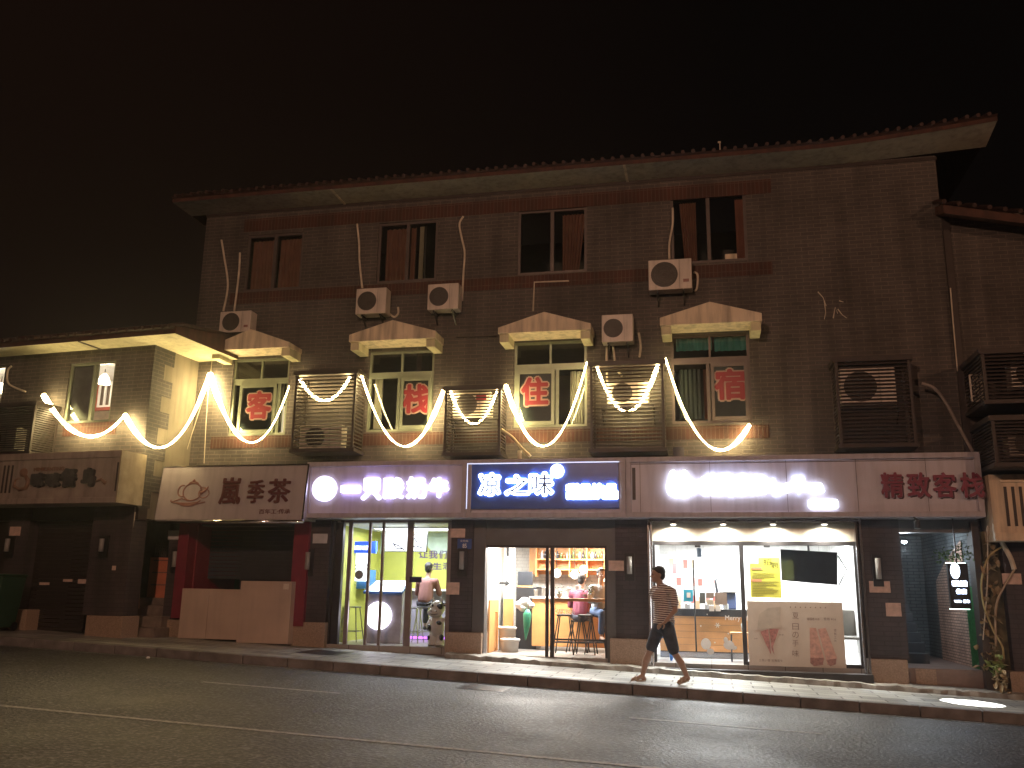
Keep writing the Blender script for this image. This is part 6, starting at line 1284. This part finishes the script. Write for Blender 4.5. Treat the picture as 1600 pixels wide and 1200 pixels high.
MB().box(xe1-.03, xe1+.08, 16.18, 16.49, gz(4.3), 2.75).build('entrance_post', mat('dark_brown_post', (.05, .035, .03), .6), inn)
# spot lamp that throws the bright disc on the pavement
dq = None
_d = FW*FPX + RT*(1517-800) - UP*(1098-600); _t = (.1685-CZ)/(_d.z+.037*_d.x); dq = Vector((0, 0, CZ))+_d*_t
sp_ = thing('projector_lamp', 'small black spot lamp under the sign end throwing a white disc on the pavement', 'lamp', (dq.x-.35, 15.6, 2.72)); MB().lathe((dq.x-.35, 15.6, 2.60), [(.05, 0), (.055, .12), (.02, .15)], 16).build('housing', black, sp_); MB().bar((dq.x-.35, 15.6, 2.74), (dq.x-.35, 15.85, 2.81), .02).build('bracket', darkMet, sp_)
l = bpy.data.lights.new('disc_beam', 'SPOT'); l.energy = 4500; l.color = (1, .99, .95); l.spot_size = 2*math.atan(.40/2.55); l.spot_blend = .06; l.shadow_soft_size = .004
ob = bpy.data.objects.new('disc_beam', l); C.objects.link(ob); src = Vector((dq.x-.35, 15.6, 2.585)); ob.parent = sp_; ob.location = src-PO[sp_.name]; ob.rotation_euler = (dq-src).to_track_quat('-Z', 'Y').to_euler()

# ---------------------------------------------------------------- right building
rb_ = thing('neighbour_building', 'brick building on the right edge with a red tiled verge below the inn roof', 'building', (7, YW, gz(7)))
e0, e1 = G.P(1470, 333, 15.95), G.P(1610, 352, 15.95)
zr = 8.6
wbr = MB(); wbr.box(XR+.005, 14, YW+.0, YW+.2, -.6, 8.28); wbr.box(13.8, 14, YW+.2, 24, -.8, 8.28); wbr.box(XR+.01, 13.8, 24, 24.2, -.6, 8.28); wbr.build('wall', brickM, rb_)
MB().box(XR-.0, XR+.12, YW-.05, YW-.002, 3.86, 8.28).build('corner_pipe', louvM, rb_)
zA, zB = G.P(1475, 333, 15.95).z, G.P(1600, 349, 15.95).z; xA, xB = G.P(1475, 333, 15.95).x, G.P(1600, 349, 15.95).x; sl = (zB-zA)/(xB-xA)
rf = MB(); X2 = 14; z2 = zA+sl*(X2-xA)
rf.add([(xA, 15.95, zA), (X2, 15.95, z2), (X2, 23, z2+2.5), (xA, 23, zA+2.5), (xA, 15.95, zA+.16), (X2, 15.95, z2+.16), (X2, 23, z2+2.7), (xA, 23, zA+2.7)], [(0, 3, 2, 1), (4, 5, 6, 7), (0, 1, 5, 4), (1, 2, 6, 5), (2, 3, 7, 6), (3, 0, 4, 7)])
rf.build('roof', fasciaM, rb_)
tl = MB(); u = xA
while u < X2: zz = zA+sl*(u-xA)+.18; tl.tube([(u, 15.85, zz), (u, 16.3, zz+.2), (u, 23, zz+2.55)], .04, 8); u += .24
tl.build('roof_tiles', tileM, rb_)
c6, C6 = cage(1536, 540, 1800, 628, 15.35, G, 'upper louvred cage of the right neighbour, cut by the photo edge', 9); c7, C7 = cage(1552, 646, 1800, 728, 15.35, G, 'lower louvred cage of the right neighbour, resting on its ledge', 9)
q = G.rect(1580, 560, 1660, 606, 15.9); ac(*q, 15.9, .3, 'air conditioner inside the upper right cage', brk=False, group='air conditioner units inside the cages'); q = G.rect(1575, 670, 1660, 715, 15.9); ac(*q, 15.9, .3, 'air conditioner inside the lower right cage', brk=False, group='air conditioner units inside the cages')
wf = MB(); a, b_, c, d = G.rect(1517, 585, 1534, 626, 16.0)
for k in range(4): wf.box(a+(b_-a)*k/3-.012, a+(b_-a)*k/3+.012, 16.0, 16.03, c, d)
for k in range(6): wf.box(a, b_, 16.031, 16.05, c+(d-c)*k/5-.01, c+(d-c)*k/5+.01)
solo(wf, 'wire_guard', acM, 'pale wire guard on the wall beside the right cages', 'guard', (a, 16, c))
a = G.P(1550, 790, YS).x; z0, z1 = G.P(1570, 845, YS).z, G.P(1570, 741, YS).z
rs = thing('shop_sign', 'blank cream fascia with three dark slots on the right neighbour', 'shop sign', (a+1, YS, z0)); MB().box(a, 13, YS+.03, YW-.003, z0, z1).build('box', creamR, rs)
f = MB(); f.box(a, 13, YS, YS+.029, z0, z0+.13); f.box(a+.15, 13, YS, YS+.029, z1-.13, z1-.09); f.build('border', creamR, rs, bevel=.006)
for px in (1574, 1586, 1598): u = G.P(px, 790, YS).x; MB().box(u-.022, u+.022, YS+.02, YS+.029, G.P(1586, 822, YS).z, G.P(1586, 760, YS).z).build('slot', louvM, rs)
pil(1572, 1640, (1580, 1050, 1092, 1640), par=rb_, tot=z0); MB().box(G.P(1640, 920, 16.4).x, 13.5, 16.4, 16.49, -.5, z0).build('shutter', rsM, rb_)
q = G.rect(1566, 896, 1596, 913, 16.2); vsn = MB().box(q[0], q[1], 16.195, 16.205, q[2], q[3]); solo(vsn, 'notice', paperM, 'cream notice on the pillar at the right edge', 'notice', (q[0], 16.2, q[2]))
# mossy strip between the buildings: dead vine, hoses, plant
mudM = mat('mossy_render', (.14, .12, .07), .9, var=.5, scale=7, bump=.8, bscale=12)
MB().box(4.40, G.P(1571, 950, 16.3).x, 16.35, 16.5, -.4, 2.6).build('mossy_wall', mudM, rb_)
for l, lab, m, r in (([(1548, 745), (1550, 800), (1562, 840), (1578, 870), (1585, 890)], 'thick grey pipe leaning across the gap below the right sign', hoseM, .04), ([(1568, 853), (1545, 870), (1534, 905), (1537, 945), (1552, 985), (1566, 1010), (1568, 1030)], 'yellow garden hose looping over the dead vine', mat('yellow_hose', (.42, .34, .16), .6), .016), ([(1543, 820), (1543, 900), (1540, 950), (1536, 1000)], 'thin straight grey cable among the dead leaves', hoseM, .010),
     ([(1585, 890), (1567, 920), (1556, 950), (1556, 1010)], 'tan conduit bending down beside the right pillar', mat('tan_conduit', (.4, .31, .22), .6), .018)):
    pipe(l, r, lab, m, y=16.15)
dead = mat('dry_tan_leaf', (.34, .26, .15), .7, var=.4); dv_ = MB(); rn = random.Random(5)
for k in range(26):
    py = 850+k*7.5; q = G.P(1545+rn.uniform(-12, 10), py, 16.22); leafy(dv_, tuple(q), 3, (.05, .04, .05), .14, 100+k, .8)
solo(dv_, 'dead_vine', dead, 'withered tan vine hanging down the gap by the inn entrance', 'plant', tuple(G.P(1545, 950, 16.2)), normals=False)
cbg = thing('leafy_plant', 'broad-leaved green plant at the foot of the dead vine', 'plant', tuple(G.P(1558, 1055, 16.0))); cv = MB(); q = G.P(1554, 1040, 16.05); leafy(cv, tuple(q), 26, (.06, .05, .06), .13, 8, .1); cv.build('leaves', mat('pale_green_leaf', (.20, .26, .08), .55, var=.4), cbg, normals=False); sv = MB(); leafy(sv, tuple(G.P(1565, 1062, 15.95)), 40, (.05, .05, .09), .10, 21, .6); sv.build('dry_leaves', dead, cbg, normals=False); MB().tube([tuple(G.P(1560, 1078, 16.05)), tuple(G.P(1556, 1040, 16.05))], [.03, .015], 8).build('stem', dead, cbg)
# small litter by the kerb
q = Vector(G.P(231, 1030, 13.4)); solo(MB().ball((q.x, 13.4, rz_(q.x)+.02), (.035, .03, .02), 8, 6), 'litter', whiteP, 'tiny white scrap of litter in the gutter at the left', 'litter', (q.x, 13.4, rz_(q.x)))

# clutter on the counters
cupM = mat('paper_cup', (.8, .78, .74), .6); tinM = mat('dull_tin', (.35, .34, .33), .35, .7); boxM = mat('kraft_box', (.45, .30, .17), .8)
zt_c = G.rect(831, 936, 960, 1014, 18.0)[3]+.041; rn = random.Random(31)
for k in range(9):
    u = G.P(838+k*13, 930, 18.2).x; h = .12+.05*(k % 3)
    solo(MB().lathe((u, 18.15, zt_c), [(.032, 0), (.042, h), (.045, h), (.045, h+.008)], 14), 'cup_stack', cupM, 'stack of white paper cups on the cafe counter', 'cups', (u, 18.15, zt_c), group='stacks of paper cups on the cafe counter', smooth=True)
for k in range(7):
    u = G.P(1044+k*15, 930, 17.9).x; h = .09+.06*(k % 2); nm_ = 'kraft carton on the drinks counter' if k % 2 else 'dull metal canister on the drinks counter'
    m_ = MB().box(u-.05, u+.05, 17.8, 17.9, zc3+.001, zc3+h) if k % 2 else MB().lathe((u, 17.85, zc3+.001), [(.045, 0), (.045, h), (.03, h+.015)], 16)
    solo(m_, 'carton' if k % 2 else 'canister', boxM if k % 2 else tinM, nm_, 'carton' if k % 2 else 'canister', (u, 17.85, zc3+.001), group=nm_.replace(' on', 's on', 1))
for k, (x_, y_, sx_, sy_, lab) in enumerate(((-6.6, 15.2, .38, .42, 'square rusty manhole cover in the pavement before the yellow shop'), (-3.2, 13.1, .34, .34, 'square drain cover in the road by the kerb before the cafe'))):
    f_ = gz if k == 0 else rz_
    m_ = MB(); m_.add([(x_-sx_, y_-sy_, f_(x_-sx_)+.006), (x_+sx_, y_-sy_, f_(x_+sx_)+.006), (x_+sx_, y_+sy_, f_(x_+sx_)+.006), (x_-sx_, y_+sy_, f_(x_-sx_)+.006)], [(0, 1, 2, 3)])
    for j in range(5): q_ = y_-sy_+.08+j*(2*sy_-.16)/4; m_.add([(x_-sx_+.05, q_-.02, f_(x_-sx_+.05)+.012), (x_+sx_-.05, q_-.02, f_(x_+sx_-.05)+.012), (x_+sx_-.05, q_+.02, f_(x_+sx_-.05)+.012), (x_-sx_+.05, q_+.02, f_(x_-sx_+.05)+.012)], [(0, 1, 2, 3)])
    solo(m_, 'manhole_cover', mat('worn_cast_iron_%d' % k, (.05, .045, .045), .35, .6, bump=.5), lab, 'manhole cover', (x_, y_, f_(x_)))
# thin scattering volume added to imitate lens bloom around the lights
hz = bpy.data.materials.new('bloom_volume'); hz.use_nodes = True; nt = hz.node_tree; nt.nodes.clear()
ho = nt.nodes.new('ShaderNodeOutputMaterial'); hv = nt.nodes.new('ShaderNodeVolumePrincipled'); hv.inputs['Color'].default_value = (.95, .97, 1, 1); hv.inputs['Density'].default_value = BLOOM_HAZE; hv.inputs['Anisotropy'].default_value = .85
nt.links.new(hv.outputs[0], ho.inputs['Volume'])
ha = MB().box(-30, 30, -6, 40, -2.6, 14).build('bloom_haze', hz); ha['kind'] = 'stuff'
S.cycles.volume_bounces = 1; S.cycles.volume_step_rate = 5
